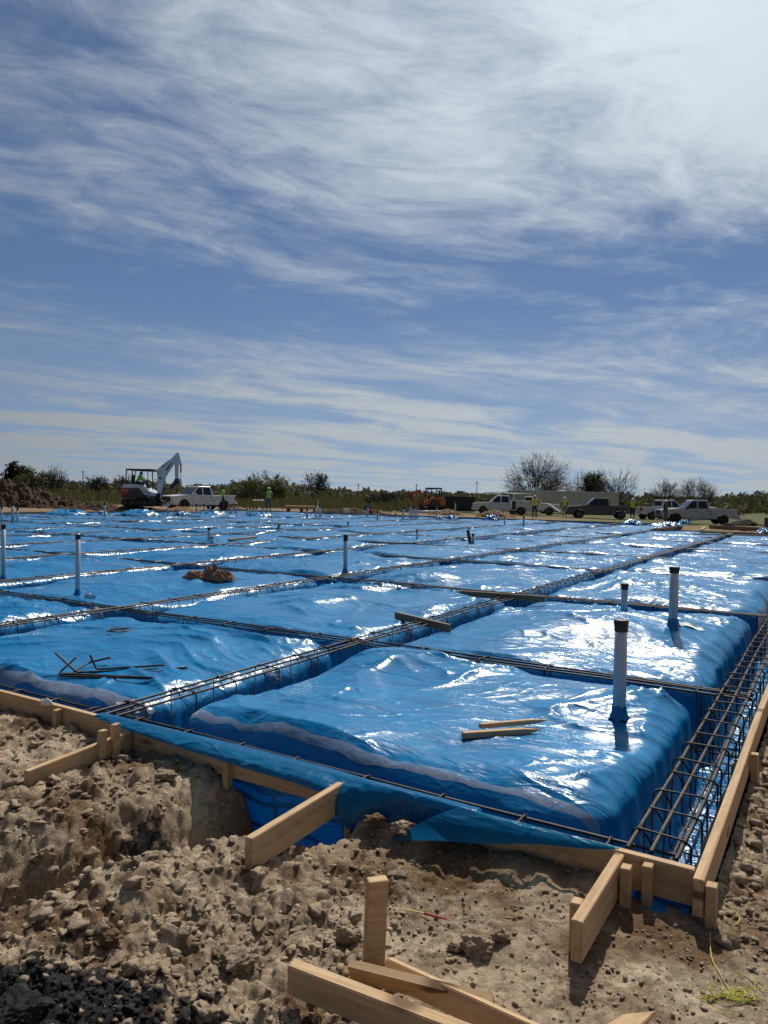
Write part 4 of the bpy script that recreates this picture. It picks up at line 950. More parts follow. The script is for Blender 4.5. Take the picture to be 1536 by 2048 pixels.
M['glass'] = simple('dark_glass', (0.012, 0.016, 0.022), 0.06, 0, 0.1); M['tyre'] = simple('tyre_rubber', (0.018, 0.017, 0.016), 0.85); M['alloy'] = simple('alloy', (0.5, 0.5, 0.52), 0.3, 0.8)
M['lamp_red'] = simple('red_lens', (0.42, 0.012, 0.014), 0.2); M['lamp_clear'] = simple('clear_lens', (0.6, 0.62, 0.65), 0.12); M['chrome'] = simple('chrome', (0.55, 0.55, 0.57), 0.2, 0.9)
M['plastic_black'] = simple('black_plastic', (0.02, 0.02, 0.021), 0.6); M['aluminium'] = simple('aluminium', (0.55, 0.56, 0.57), 0.4, 0.7)
M['tan_panel'] = simple('tan_panel', (0.44, 0.41, 0.34), 0.6, 0, 0.06, 1.5); M['dark_steel'] = simple('dark_steel', (0.022, 0.024, 0.028), 0.6, 0.2, 0.3, 2)
M['skin'] = simple('skin', (0.34, 0.19, 0.125), 0.55, 0, 0.08); M['hivis'] = simple('hi_vis_green', (0.36, 0.72, 0.03), 0.7, 0, 0.1); M['hivis_yellow'] = simple('hi_vis_yellow', (0.52, 0.62, 0.06), 0.7, 0, 0.1); M['hivis_orange'] = simple('hi_vis_orange', (0.62, 0.12, 0.02), 0.7, 0, 0.1)
M['denim'] = simple('dark_denim', (0.022, 0.026, 0.04), 0.9, 0, 0.3, 20); M['khaki'] = simple('khaki_trousers', (0.20, 0.14, 0.08), 0.9, 0, 0.2, 20); M['grey_cloth'] = simple('grey_cloth', (0.12, 0.12, 0.125), 0.9, 0, 0.2, 20); M['black_cloth'] = simple('black_cloth', (0.016, 0.016, 0.018), 0.9); M['dark_hair'] = simple('dark_hair', (0.012, 0.009, 0.008), 0.8)
M['helmet_white'] = simple('white_helmet', (0.75, 0.75, 0.74), 0.35); M['helmet_green'] = simple('green_helmet', (0.42, 0.75, 0.08), 0.35); M['helmet_orange'] = simple('orange_helmet', (0.62, 0.16, 0.02), 0.35); M['hose'] = simple('pale_hose', (0.42, 0.42, 0.40), 0.6); M['decal_red'] = simple('red_decal', (0.40, 0.02, 0.03), 0.4)
def gz(X, Y): return float(ground_z(np.array([X]), np.array([Y]), False)[0])

# ------------------------------------------------------------------ pickups
def arc(cx, cz, r, a0, a1, n=9): return [(cx + r * math.cos(R(a)), cz + r * math.sin(R(a))) for a in np.linspace(a0, a1, n)]
def frustum(b, x0, x1, z0, tx0, tx1, z1, w0, w1, mi=0):
    V = [(x0, -w0, z0), (x1, -w0, z0), (x1, w0, z0), (x0, w0, z0), (tx0, -w1, z1), (tx1, -w1, z1), (tx1, w1, z1), (tx0, w1, z1)]
    b.add(V, [(0, 3, 2, 1), (4, 5, 6, 7), (0, 1, 5, 4), (1, 2, 6, 5), (2, 3, 7, 6), (3, 0, 4, 7)], mi)
def wheel(root, x, y, r, rim='alloy', spokes=6, width=0.26):
    s = 1 if y > 0 else -1
    w = empty('wheel', (x, y, r)); w.parent = root
    b = MB(); b.lathe([(r * .62, -width / 2), (r * .93, -width / 2), (r, -width / 2 + .04), (r, width / 2 - .04), (r * .93, width / 2), (r * .62, width / 2)], 24, 'y'); b.build('tyre', M['tyre'], w, smooth=False)
    b = MB(); b.lathe([(r * .63, s * .02), (r * .63, s * (width / 2 - .01)), (r * .57, s * (width / 2 - .015)), (r * .55, s * .05)], 24, 'y')
    for k in range(spokes):
        a = 2 * math.pi * k / spokes; b.tube([(r * .10 * math.cos(a), s * (width / 2 - .045), r * .10 * math.sin(a)), (r * .60 * math.cos(a), s * (width / 2 - .03), r * .60 * math.sin(a))], [.05, .065], 4)
    b.lathe([(r * .16, s * .06), (r * .16, s * (width / 2 - .02))], 12, 'y'); b.build('rim', M[rim], w)
    return w
def pickup(name, label, X, Y, heading, col, L=5.85, bed='pickup', grp='work vehicles parked beyond the slab', rim='alloy', box=False):
    root = empty(name, (X, Y, gz(X, Y) + 0.0), heading, label, 'truck', grp)
    w = 0.99; fx, rx = 1.85, -1.80; wr = 0.40; ar = 0.49
    mat = M[col]; belt = 1.16
    # lower body from nose to the back of the cab, arch cut out
    front = 2.88
    poly = [(-0.78, 0.42), (fx - ar, 0.42)] + arc(fx, wr, ar, 178, 2, 11) + [(front - .06, 0.45), (front, 0.60), (front + .01, 0.95), (front - .06, 1.10), (1.45, 1.22), (1.05, belt + .04), (-0.78, belt)]
    b = MB(); b.prism(poly, -w, w); o = b.build('body', mat, root, bevel=0.02)
    # cab
    b = MB(); frustum(b, -0.78, 1.28, belt - .01, -0.62, 0.48, 1.90, w - .04, w - .20); b.build('cab', mat, root, bevel=0.03)
    ws = lambda f: (1.28 + (0.48 - 1.28) * f, belt + (1.90 - belt) * f, (w - .04) + (-.16) * f)
    def side_window(x0, x1, f0, f1, s, slant0=0.0, slant1=0.0):
        P = []
        for f, xa, xb in ((f0, x0, x1), (f1, x0 + slant0, x1 + slant1)):
            yy = ((w - .04) - .16 * f + .012) * s; zz = belt + (1.90 - belt) * f; P += [(xa, yy, zz), (xb, yy, zz)]
        b = MB(); P2 = [(x, y - s * .01, z) for x, y, z in P]; b.add(P + P2, [(0, 1, 3, 2), (4, 6, 7, 5), (0, 4, 5, 1), (2, 3, 7, 6), (0, 2, 6, 4), (1, 5, 7, 3)]); b.build('side_window', M['glass'], root)
    for s in (-1, 1):
        side_window(0.22, 1.08, .10, .86, s, 0.0, -.58); side_window(-0.60, 0.10, .10, .86, s, .06, 0)
        for x0, x1 in ((0.17, 1.12), (-0.68, 0.15)):                      # doors stand a hair proud
            b = MB(); b.box(((x0 + x1) / 2, s * (w + .002), .80), (x1 - x0 - .02, .012, .66)); d = b.build('door', mat, root, bevel=.004)
            b = MB(); b.box((x0 + .14, s * (w + .02), 1.03), (.2, .03, .045)); b.build('handle', M['plastic_black'], d)
        b = MB(); b.box((1.0, s * (w + .14), 1.24), (.12, .22, .2)); b.box((1.02, s * (w + .02), 1.18), (.06, .08, .05)); b.build('mirror', M['plastic_black'] if col != 'white_paint' else mat, root, bevel=.02)
        b = MB(); b.box((front - .03, s * (w - .22), .95), (.1, .34, .2)); b.build('headlight', M['lamp_clear'], root, bevel=.02)
        b = MB(); b.box((.2, s * (w - .02), .38), (2.0, .12, .06)); b.build('running_board', M['plastic_black'], root)
        for x in (fx, rx): wheel(root, x, s * (w - .13), wr, rim)
    P = [ws(.08), ws(.90)]; b = MB(); (x0, z0, y0), (x1, z1, y1) = P; b.add([(x0 + .012, -y0 + .08, z0), (x0 + .012, y0 - .08, z0), (x1 + .012, y1 - .06, z1), (x1 + .012, -y1 + .06, z1), (x0 - .02, -y0 + .08, z0), (x0 - .02, y0 - .08, z0), (x1 - .02, y1 - .06, z1), (x1 - .02, -y1 + .06, z1)], [(0, 1, 2, 3), (7, 6, 5, 4), (0, 4, 5, 1), (1, 5, 6, 2), (2, 6, 7, 3), (3, 7, 4, 0)]); b.build('windshield', M['glass'], root)
    b = MB(); b.box((-0.725, 0, 1.54), (.05, 1.3, .42)); b.build('rear_window', M['glass'], root)
    b = MB(); b.box((front - .01, 0, .88), (.06, 1.36, .36)); g = b.build('grille', M['plastic_black'], root)
    b = MB()
    for z in (.78, .88, .98): b.box((front + .025, 0, z), (.02, 1.25, .03))
    b.build('grille_bar', M['chrome'] if col != 'white_paint' else M['plastic_black'], g)
    b = MB(); b.box((front + .02, 0, .56), (.16, 1.94, .22)); b.build('front_bumper', M['chrome'] if bed != 'pickup' else (mat if col == 'white_paint' else M['plastic_black']), root, bevel=.03)
    b = MB(); b.box((0.4, 0, .42), (4.9, 1.2, .16)); b.build('chassis', M['plastic_black'], root)
    tail = -(L - front)
    if bed == 'pickup':
        poly = [(tail, .55), (rx - ar, .50)] + arc(rx, wr, ar, 178, 2, 11) + [(-.84, .42), (-.84, 1.20), (tail, 1.22)]
        for s in (-1, 1):
            b = MB(); b.prism(poly, s * (w - .09), s * w); b.build('bed_side', mat, root, bevel=.012)
            b = MB(); b.box((tail - .012, s * (w - .09), .98), (.05, .17, .36)); b.box((tail + .08, s * (w + .004), .98), (.16, .02, .34)); b.build('tail_light', M['lamp_red'], root)
        b = MB(); b.box((tail + .03, 0, .88), (.06, 2 * w - .36, .66)); t_ = b.build('tailgate', mat, root, bevel=.01); b = MB(); b.box((tail - .01, 0, 1.1), (.03, .2, .08)); b.build('handle', M['plastic_black'], t_)
        b = MB(); b.box(((tail - .84) / 2, 0, .66), (-.84 - tail, 2 * w - .2, .06)); b.box((-.87, 0, .92), (.05, 2 * w - .2, .5)); b.build('bed_floor', M['plastic_black'], root)
        b = MB(); b.box((tail - .1, 0, .52), (.18, 1.9, .2)); b.build('rear_bumper', M['chrome'], root, bevel=.03)
        if box: b = MB(); b.box((-1.12, 0, 1.28), (.5, 1.7, .14)); b.build('tool_box', M['aluminium'], root, bevel=.01)
    else:
        for s in (-1, 1):
            poly = [(tail, .52), (rx - ar, .52)] + arc(rx, wr, ar, 178, 2, 11) + [(-.86, .46), (-.86, 1.42), (tail, 1.42)]
            b = MB(); b.prism(poly, s * (w - .38), s * (w + .03)); b.build('service_body', mat, root, bevel=.012)
            for x0, x1, z0, z1 in ((-1.24, -.90, .55, 1.36), (-2.25, -1.30, .98, 1.36), (tail + .06, -2.32, .60, 1.36)):
                b = MB(); opened = x0 == -1.24
                b.box(((x0 + x1) / 2, s * (w + .036), (z0 + z1) / 2), (x1 - x0, .014, z1 - z0)); d = b.build('compartment', M['plastic_black'] if opened and s == 1 else mat, root, bevel=.003)
                b = MB(); b.box(((x0 + x1) / 2, s * (w + .05), z0 + .2), (.09, .02, .09)); b.build('latch', M['plastic_black'], d)
        b = MB(); b.box(((tail - .86) / 2, 0, .68), (-.86 - tail, 1.3, .06)); b.build('bed_floor', M['plastic_black'], root)
        b = MB(); b.box((tail - .12, 0, .5), (.26, 1.95, .16)); b.build('rear_bumper', M['plastic_black'], root)
        b = MB()
        for s in (-1, 1):
            for x in (-1.15, tail + .15): b.tube([(x, s * .9, 1.42), (x, s * .84, 2.06)], .035, 6)
            b.tube([(2.0 if s < 0 else 1.75, s * .84, 2.08), (tail - .15, s * .84, 2.08)], .035, 6)
        for x in (1.2, -.2, -1.15, -2.1, tail + .15): b.tube([(x, -.84, 2.08), (x, .84, 2.08)], .03, 6)
        b.build('ladder_rack', M['aluminium'], root, smooth=True)
        b = MB(); b.tube([(1.6, .3, 2.16), (-2.3, .3, 2.16)], .03, 5); b.tube([(1.6, .7, 2.16), (-2.3, .7, 2.16)], .03, 5)
        for x in np.linspace(-2.2, 1.5, 12): b.tube([(x, .3, 2.16), (x, .7, 2.16)], .018, 5)
        b.build('ladder', M['aluminium'], root)
    return root
def px_place(x, Y): return (x - 768) / FOC * Y, Y
X, Y = px_place(396, 59.5); pickup('pickup_truck', 'white crew cab pickup with black grille facing left, behind the worker in green', X, Y, R(180 + 47), 'white_paint', rim='plastic_black')
X, Y = px_place(1198, 68.0); pickup('pickup_truck', 'dark navy crew cab pickup with bright wheels, side on', X, Y, R(180 - 8), 'navy_paint')
X, Y = px_place(1392, 59.0); pickup('pickup_truck', 'silver crew cab pickup with bed tool box, rightmost truck', X, Y, R(180 - 6), 'silver_paint', rim='plastic_black', box=True)
X, Y = px_place(1330, 71.0); pickup('pickup_truck', 'white pickup hidden behind the silver truck, only its bed and roof showing', X, Y, R(8), 'white_paint')
X, Y = px_place(1004, 73.0); pickup('utility_truck', 'white utility truck with service body and ladder rack', X, Y, R(180 - 6), 'white_paint', L=6.3, bed='service')
X, Y = px_place(1062, 77.0); pickup('pickup_truck', 'white truck with dark front behind the worker in orange, facing right', X, Y, R(-14), 'white_paint')

# ------------------------------------------------------------------ excavators
def thick(b, pts, wid, y0, y1): b.prism(pts, y0, y1)
def cyl(b, p, q, r): b.tube([p, q], r, 8)
def excavator(name, label, X, Y, heading, c1, boom_poly, arm_poly, bucket_poly, cyls, canopy, scale=1.0, decals=True, z=None):
    root = empty(name, (X, Y, gz(X, Y) if z is None else z), heading, label, 'excavator'); root.scale = (scale,) * 3
    body = M[c1]; dk = M['black_paint']
    for s in (-1, 1):
        poly = [(-.95, .06)] + [(.95, .06)] + arc(.95, .30, .24, -90, 90, 7) + arc(-.95, .30, .24, 90, 270, 7)
        b = MB(); b.prism(poly, s * .62, s * .98)
        t = b.build('track', M['tyre'], root)
        b = MB()
        for x in np.linspace(-1.0, 1.0, 15): b.box((x, s * .80, .045), (.05, .36, .03)); b.box((x, s * .80, .555), (.05, .36, .03))
        b.build('track_lug', M['tyre'], t)
        for x in (-.9, -.45, 0, .45, .9): b = MB(); b.lathe([(.13, s * .985), (.13, s * 1.0)], 12, 'y', (x, 0, .28)); b.build('roller', dk, t)
    b = MB(); b.box((0, 0, .38), (1.5, 1.25, .22)); b.lathe([(.45, .45), (.45, .64)], 20); b.build('undercarriage', dk, root)
    b = MB(); b.prism([(1.55, .05), (1.72, .05), (1.66, .2), (1.72, .42), (1.60, .42)], -.95, .95); b.box((1.25, .5, .22), (.8, .1, .12)); b.box((1.25, -.5, .22), (.8, .1, .12)); b.build('dozer_blade', dk, root, bevel=.01)
    b = MB(); b.prism([(-1.18, .62), (1.0, .62), (1.02, .82), (.4, .95), (-.1, 1.38), (-1.12, 1.38), (-1.22, 1.0)], -.88, .88); b.build('engine_house', dk, root, bevel=.05)
    b = MB(); b.prism([(-1.16, 1.30), (-1.10, 1.58), (-.1, 1.58), (.45, 1.30), (1.02, .96), (1.02, .74), (.42, .84), (.02, 1.30)], -.90, .90); b.build('cowling', body, root, bevel=.03)
    b = MB(); b.prism([(-1.22, .72), (-1.24, 1.34), (-.78, 1.34), (-.62, 1.1), (-.8, .8)], -.91, .91); cw = b.build('counterweight', M['decal_red'] if decals else body, root, bevel=.03)
    if decals:
        b = MB(); b.prism([(.3, 1.14), (.42, 1.14), (.92, .90), (.7, .92)], -.912, -.9); b.build('decal', M['decal_red'], root)
        for txt, sz, px_, pz_ in (('Bobcat', .17, -1.17, 1.10), ('E42', .14, .62, .68)):
            cu = bpy.data.curves.new('lettering', 'FONT'); cu.body = txt; cu.size = sz; cu.extrude = .004
            to = bpy.data.objects.new('lettering', cu); COL.objects.link(to); dg = bpy.context.evaluated_depsgraph_get(); me = bpy.data.meshes.new_from_object(to.evaluated_get(dg)); bpy.data.objects.remove(to)
            me.materials.clear(); me.materials.append(M['white_paint']); lo = bpy.data.objects.new('lettering', me); COL.objects.link(lo); lo.parent = root; lo.location = (px_, -.922, pz_); lo.rotation_euler = (R(90), 0, 0)
    # canopy
    b = MB(); x0, x1, zt = canopy; r = .04
    for s in (-.62, .62):
        b.tube([(x0 - .08, s, 1.50), (x0, s, zt - .05)], r, 6); b.tube([(x0, s, zt - .04), (x1, s, zt - .1)], r, 6); b.tube([(x1, s, zt - .1), (x1 + .05, s, 1.2)], r, 6); b.tube([((x0 + x1) / 2 - .25, s, zt - .06), ((x0 + x1) / 2 - .4, s, 1.52)], .032, 6); b.tube([((x0 + x1) / 2 + .2, s, zt - .07), ((x0 + x1) / 2 + .2, s, 1.4)], .028, 6)
    b.box(((x0 + x1) / 2, 0, zt), (x1 - x0 + .1, 1.34, .09)); b.tube([(x1, -.62, zt - .1), (x1, .62, zt - .1)], r, 6); b.build('canopy', dk, root)
    b = MB(); b.box((-.45, 0, 1.62), (.5, .55, .16)); b.box((-.68, 0, 1.95), (.14, .5, .6)); b.build('seat', M['plastic_black'], root, bevel=.04)
    b = MB(); b.box((.35, .2, 1.35), (.2, .5, .5)); b.tube([(.3, .2, 1.6), (.25, .2, 1.95)], .03, 6); b.tube([(.3, -.2, 1.5), (.25, -.2, 1.9)], .03, 6); b.build('console', M['plastic_black'], root)
    b = MB(); b.prism(boom_poly, -.14, .14); b.build('boom', body, root, bevel=.015)
    b = MB(); b.prism(arm_poly, -.12, .12); b.build('arm', body, root, bevel=.015)
    b = MB(); b.prism(bucket_poly, -.32, .32); bk = b.build('bucket', dk, root, bevel=.01)
    b = MB(); x_, z_ = bucket_poly[3]
    for y in (-.26, -.09, .09, .26): b.box((x_, y, z_ - .04), (.07, .07, .16))
    b.build('tooth', M['dark_steel'], bk)
    for p, q, rr_ in cyls:
        b = MB(); p, q = np.array(p), np.array(q); mid_ = p + (q - p) * .58; b.tube([p, mid_], rr_, 8); h = b.build('hydraulic_cylinder', dk, root, smooth=True); b = MB(); b.tube([mid_, q], rr_ * .5, 8); b.build('piston_rod', M['chrome'], h, smooth=True)
    b = MB(); b.box((1.1, 0, .72), (.4, .35, .5)); b.build('swing_bracket', dk, root, bevel=.03)
    return root
X, Y = px_place(285.0, 53.0); EXC = (X, Y, 0.28)
exc = excavator('compact_excavator', 'white compact excavator with black canopy and raised boom, operator seated', X, Y, R(0), 'white_paint',
    [(1.06, .62), (1.30, .62), (1.62, 2.15), (1.78, 2.42), (2.25, 3.12), (2.50, 3.50), (2.42, 3.78), (2.30, 3.72), (1.45, 2.86), (1.14, 2.78), (1.08, 2.62)],
    [(2.34, 3.86), (2.58, 3.86), (2.74, 3.15), (2.55, 3.0), (2.54, 1.98), (2.32, 1.98), (2.26, 3.12)],
    [(2.36, 2.02), (2.62, 2.05), (2.70, 1.72), (2.12, 1.42), (1.98, 1.46), (2.22, 1.72)],
    [((1.18, 0, 2.72), (2.42, 0, 3.74), .065), ((1.34, 0, .8), (1.62, 0, 2.2), .07), ((2.70, 0, 3.1), (2.68, 0, 2.04), .055)], (-.95, .86, 2.62), z=EXC[2])
b = MB(); b.prism([(1.62, 2.62), (1.75, 2.60), (2.12, 3.12), (2.06, 3.18)], -.146, -.14); b.build('decal', M['decal_red'], exc)
b = MB(); b.lathe([(.09, -.146), (.09, -.14)], 14, 'y', (1.27, 0, 2.05)); b.build('decal', M['decal_red'], exc)
X, Y = px_place(864, 71.0)
excavator('compact_excavator', 'small orange excavator with black canopy and folded arm', X, Y, R(180), 'orange_paint',
    [(.62, .70), (.88, .66), (1.20, 1.60), (1.28, 1.92), (1.92, 1.86), (1.96, 2.02), (1.70, 2.12), (1.18, 2.20), (1.02, 2.06)],
    [(1.80, 2.10), (2.02, 2.08), (2.04, 1.75), (1.84, .55), (1.66, .55), (1.74, 1.7)],
    [(1.62, .60), (1.88, .60), (1.96, .25), (1.60, .05), (1.42, .10), (1.52, .42)],
    [((1.10, 0, 2.24), (1.86, 0, 2.12), .05), ((.95, 0, .75), (1.22, 0, 1.75), .05), ((2.08, 0, 1.8), (1.92, 0, .62), .045)], (-.85, .62, 2.42), scale=0.98, decals=False)

# ------------------------------------------------------------------ people
def person(label, X, Y, face, pose, shirt, trousers, helmet=None, vest=None, z=None, h=1.76, cap='dark_hair'):
    k = h / 1.76; root = empty('person', (X, Y, gz(X, Y) if z is None else z), face, label, 'person', 'workers on the far side of the slab')
    # joints (x forward, y left, z up), radius x/y
    J = {'pel': (0, 0, .95, .15, .12), 'wai': (.01, 0, 1.12, .14, .11), 'che': (.02, 0, 1.32, .175, .12), 'sho': (.0, 0, 1.46, .11, .09), 'nek': (.01, 0, 1.54, .055, .055), 'hed': (.03, 0, 1.65, .082, .095), 'top': (.02, 0, 1.73, .06, .07)}
    for s, n in ((1, 'l'), (-1, 'r')):
        J['hip' + n] = (0, s * .10, .90, .095, .095); J['kne' + n] = (.02, s * .12, .50, .068, .065); J['ank' + n] = (-.01, s * .13, .09, .045, .045); J['toe' + n] = (.15, s * .15, .035, .045, .03)
        J['sh' + n] = (0, s * .19, 1.44, .065, .065); J['elb' + n] = (-.03, s * .26, 1.16, .045, .045); J['wri' + n] = (.06, s * .25, .92, .032, .032); J['pal' + n] = (.08, s * .25, .85, .035, .022)
    for a, b in pose.items():
        J[a] = tuple(b) + J[a][3:]
    E = [('pel', 'wai'), ('wai', 'che'), ('che', 'sho'), ('sho', 'nek'), ('nek', 'hed'), ('hed', 'top')]
    for n in 'lr':
        E += [('pel', 'hip' + n), ('hip' + n, 'kne' + n), ('kne' + n, 'ank' + n), ('ank' + n, 'toe' + n), ('sho', 'sh' + n), ('sh' + n, 'elb' + n), ('elb' + n, 'wri' + n), ('wri' + n, 'pal' + n)]
        pa = np.array(J['pal' + n][:3]); wr = np.array(J['wri' + n][:3]); d = (pa - wr) / max(np.linalg.norm(pa - wr), 1e-6); sd = np.cross(d, [0, 0, 1.0] if abs(d[2]) < .9 else [0, 1.0, 0]); sd /= np.linalg.norm(sd)
        for q in range(5):
            f = pa + d * ((.085, .10, .095, .08, .03)[q]) + sd * ((-.028, -.01, .01, .028, -.06)[q]); J[f'f{q}' + n] = (*f, .0105, .0105); E.append(('pal' + n, f'f{q}' + n))
    names = list(J); me = bpy.data.meshes.new('body'); me.from_pydata([J[n][:3] for n in names], [(names.index(a), names.index(b)) for a, b in E], [])
    o = bpy.data.objects.new('body', me); COL.objects.link(o); md = o.modifiers.new('s', 'SKIN'); md.use_smooth_shade = True
    sv = me.skin_vertices[0].data
    for i, n in enumerate(names): sv[i].radius = J[n][3:]; sv[i].use_root = (n == 'pel')
    o.modifiers.new('d', 'SUBSURF').levels = 1
    dg = bpy.context.evaluated_depsgraph_get(); new = bpy.data.meshes.new_from_object(o.evaluated_get(dg)); bpy.data.objects.remove(o)
    # clothes by the nearest bone
    segs = []
    for a, b in E:
        reg = 2 if a[:3] in ('hip', 'kne') or b[:3] == 'hip' else 3 if b[:3] == 'toe' else 0 if a[0] == 'n' or a == 'hed' or a[:3] in ('pal', 'wri') else 1
        segs.append((np.array(J[a][:3]), np.array(J[b][:3]), reg))
    new.materials.clear()
    for mt in ('skin', shirt, trousers, 'black_cloth'): new.materials.append(M[mt])
    cs = np.array([p.center for p in new.polygons]); best = np.full(len(cs), 9.0); idx = np.zeros(len(cs), int)
    for a, b, reg in segs:
        t = np.clip(((cs - a) @ (b - a)) / max(((b - a) ** 2).sum(), 1e-9), 0, 1)[:, None]; d = np.linalg.norm(cs - a - t * (b - a), axis=1); m_ = d < best; best[m_] = d[m_]; idx[m_] = reg
    new.polygons.foreach_set('material_index', idx.astype(np.int32)); new.polygons.foreach_set('use_smooth', [True] * len(cs))
    body = bpy.data.objects.new('body', new); COL.objects.link(body); body.parent = root; body.scale = (k, k, k)
    hd = np.array(J['hed'][:3]) * k
    if vest:
        bm = bmesh.new(); bm.from_mesh(new); bm.faces.ensure_lookup_table(); sh = np.array(J['sho'][:3]); pl = np.array(J['pel'][:3])
        tor = [f.index for f in bm.faces if idx[f.index] == 1 and min(np.linalg.norm(np.cross(np.array(f.calc_center_median()) - pl, sh - pl)) / np.linalg.norm(sh - pl), 9) < .215 and np.dot(np.array(f.calc_center_median()) - pl, sh - pl) / np.dot(sh - pl, sh - pl) > -.05]
        ts = set(tor); bmesh.ops.delete(bm, geom=[f for f in bm.faces if f.index not in ts], context='FACES')
        for v in bm.verts: v.co += v.normal * .015
        vm = bpy.data.meshes.new('safety_vest'); bm.to_mesh(vm); bm.free(); vm.materials.clear(); vm.materials.append(M[vest]); vm.polygons.foreach_set('material_index', [0] * len(vm.polygons)); vo = bpy.data.objects.new('safety_vest', vm); COL.objects.link(vo); vo.parent = root; vo.scale = (k, k, k)
    b = MB(); prof = [(.135, .0), (.128, .02), (.112, .05), (.09, .09), (.05, .115), (.005, .122)]
    if helmet:
        b.lathe(prof, 14, 'z', tuple(hd + np.array([-.01, 0, .035]))); b.box(tuple(hd + np.array([.13, 0, .045])), (.08, .16, .015)); b.build('hard_hat', M[helmet], root, smooth=True)
    else:
        b.lathe([(.098, -.02), (.104, .02), (.10, .06), (.08, .1), (.04, .125), (.005, .13)], 12, 'z', tuple(hd + np.array([-.02, 0, .0]))); b.box(tuple(hd + np.array([.09, 0, .055])), (.1, .14, .012)); b.build('cap', M[cap], root, smooth=True)
    b = MB(); b.tube([hd + np.array([.085, 0, .01]), hd + np.array([.108, 0, -.02])], [.008, .016], 6)
    for s in (-1, 1): b.lathe([(.012, -.004), (.02, 0), (.012, .004)], 8, 'y', tuple(hd + np.array([0, s * .095, -.005])))
    b.build('face', M['skin'], root)
    return root
def pp(x, Y): return px_place(x, Y)
X, Y = pp(446, 56.0); person('worker in bright green long sleeves and dark trousers beside the white pickup', X, Y, R(190), {'elbl': (.08, .27, 1.2), 'wril': (.25, .2, 1.3), 'pall': (.3, .18, 1.35)}, 'hivis', 'denim', None, None, z=0.02, h=1.8)
X, Y = pp(537, 57.0); person('worker in green helmet and yellow vest before the leafy shrub', X, Y, R(-80), {'elbl': (.12, .27, 1.2), 'wril': (.25, .1, 1.35), 'pall': (.28, .05, 1.4), 'elbr': (.02, -.28, 1.18)}, 'grey_cloth', 'grey_cloth', 'helmet_green', 'hivis_yellow', z=-0.02, h=1.82)
X, Y = pp(1069, 60.0); person('worker in orange sleeves, yellow vest and orange helmet at the slab edge', X, Y, R(-95), {'elbl': (.05, .33, 1.2), 'elbr': (.05, -.33, 1.2), 'wrir': (.08, -.36, .98), 'palr': (.1, -.37, .9)}, 'hivis_orange', 'denim', 'helmet_orange', 'hivis_yellow', z=-0.26, h=1.8)
X, Y = pp(1129, 65.0); person('worker in yellow vest and khaki trousers holding the pale hose', X, Y, R(-120), {'elbr': (.02, -.3, 1.16), 'wrir': (.1, -.32, .95), 'palr': (.14, -.33, .9)}, 'black_cloth', 'khaki', 'helmet_white', 'hivis_yellow', z=-0.27, h=1.72)
X, Y = pp(1265, 63.0); person('worker in yellow vest at the tail of the dark pickup', X, Y, R(80), {'elbl': (.1, .26, 1.2), 'wril': (.3, .15, 1.15), 'pall': (.37, .13, 1.15)}, 'black_cloth', 'black_cloth', 'helmet_white', 'hivis_yellow', z=-0.30, h=1.74)
X, Y = pp(1332, 56.5); person('dark clothed worker standing before the front of the silver pickup', X, Y, R(120), {'elbr': (.14, -.26, 1.2), 'wrir': (.3, -.1, 1.15), 'palr': (.36, -.06, 1.15)}, 'black_cloth', 'grey_cloth', 'helmet_white', 'grey_cloth', z=-0.36, h=1.72)
op = person('excavator operator in bright green leaning forward on the seat', EXC[0] - .42, EXC[1], R(0), {'wai': (.05, 0, 1.08), 'che': (.16, 0, 1.26), 'sho': (.20, 0, 1.4), 'nek': (.25, 0, 1.47), 'hed': (.30, 0, 1.57), 'top': (.31, 0, 1.65), 'shl': (.2, .19, 1.38), 'shr': (.2, -.19, 1.38), 'elbl': (.38, .26, 1.18), 'elbr': (.38, -.26, 1.18), 'wril': (.62, .25, 1.12), 'wrir': (.62, -.25, 1.12), 'pall': (.68, .25, 1.12), 'palr': (.68, -.25, 1.12), 'knel': (.42, .14, .93), 'kner': (.42, -.14, .93), 'ankl': (.5, .14, .52), 'ankr': (.5, -.14, .52), 'toel': (.64, .15, .46), 'toer': (.64, -.15, .46)}, 'hivis', 'denim', None, None, z=EXC[2] + .78, h=1.74)
# hose carried from the truck to the worker
Xa, Ya = px_place(1080, 69); Xb, Yb = px_place(1121, 65); zz = gz(Xa, Ya)
t = np.linspace(0, 1, 24); b = MB(); b.tube(np.stack([(Xb - Xa) * t, (Yb - Ya) * t, 1.05 + .35 * np.sin(t * 3.1) * (1 - t) - .55 * t ** 2], -1), .07, 8); o = b.build('hose', M['hose'], smooth=True); o.location = (Xa, Ya, zz); tag(o, 'thick pale hose arching to the worker in khaki trousers', 'hose')

# ------------------------------------------------------------------ containers, stacks, heaps beyond the slab
def container():
    xa, Ya, xb, Yb = at_dist(1056, 84), 84.0, at_dist(1237, 96), 96.0
    L = math.hypot(xb - xa, Yb - Ya); z = gz(xa, Ya); root = empty('storage_trailer', (xa, Ya, z), math.atan2(Yb - Ya, xb - xa), 'long tan storage trailer behind the trucks and workers', 'trailer')
    b = MB(); b.box((L / 2, 1.2, 1.42), (L, 2.4, 2.2)); b.build('wall', M['tan_panel'], root)
    for x in np.linspace(.6, L - .6, 14): b = MB(); b.box((x, -.015, 1.42), (.05, .03, 2.1)); b.build('rib', M['tan_panel'], root)
    b = MB(); b.box((L / 2, 1.2, 2.56), (L + .1, 2.5, .08)); b.build('roof', M['white_paint'], root)
    b = MB(); b.box((1.55, -.03, 1.42), (.22, .06, 2.28)); b.build('corner_post', M['white_paint'], root)
    b = MB()
    for x in (L * .2, L * .75): b.box((x, .5, .16), (.8, .5, .34))
    b.build('support', M['dark_steel'], root)
container()
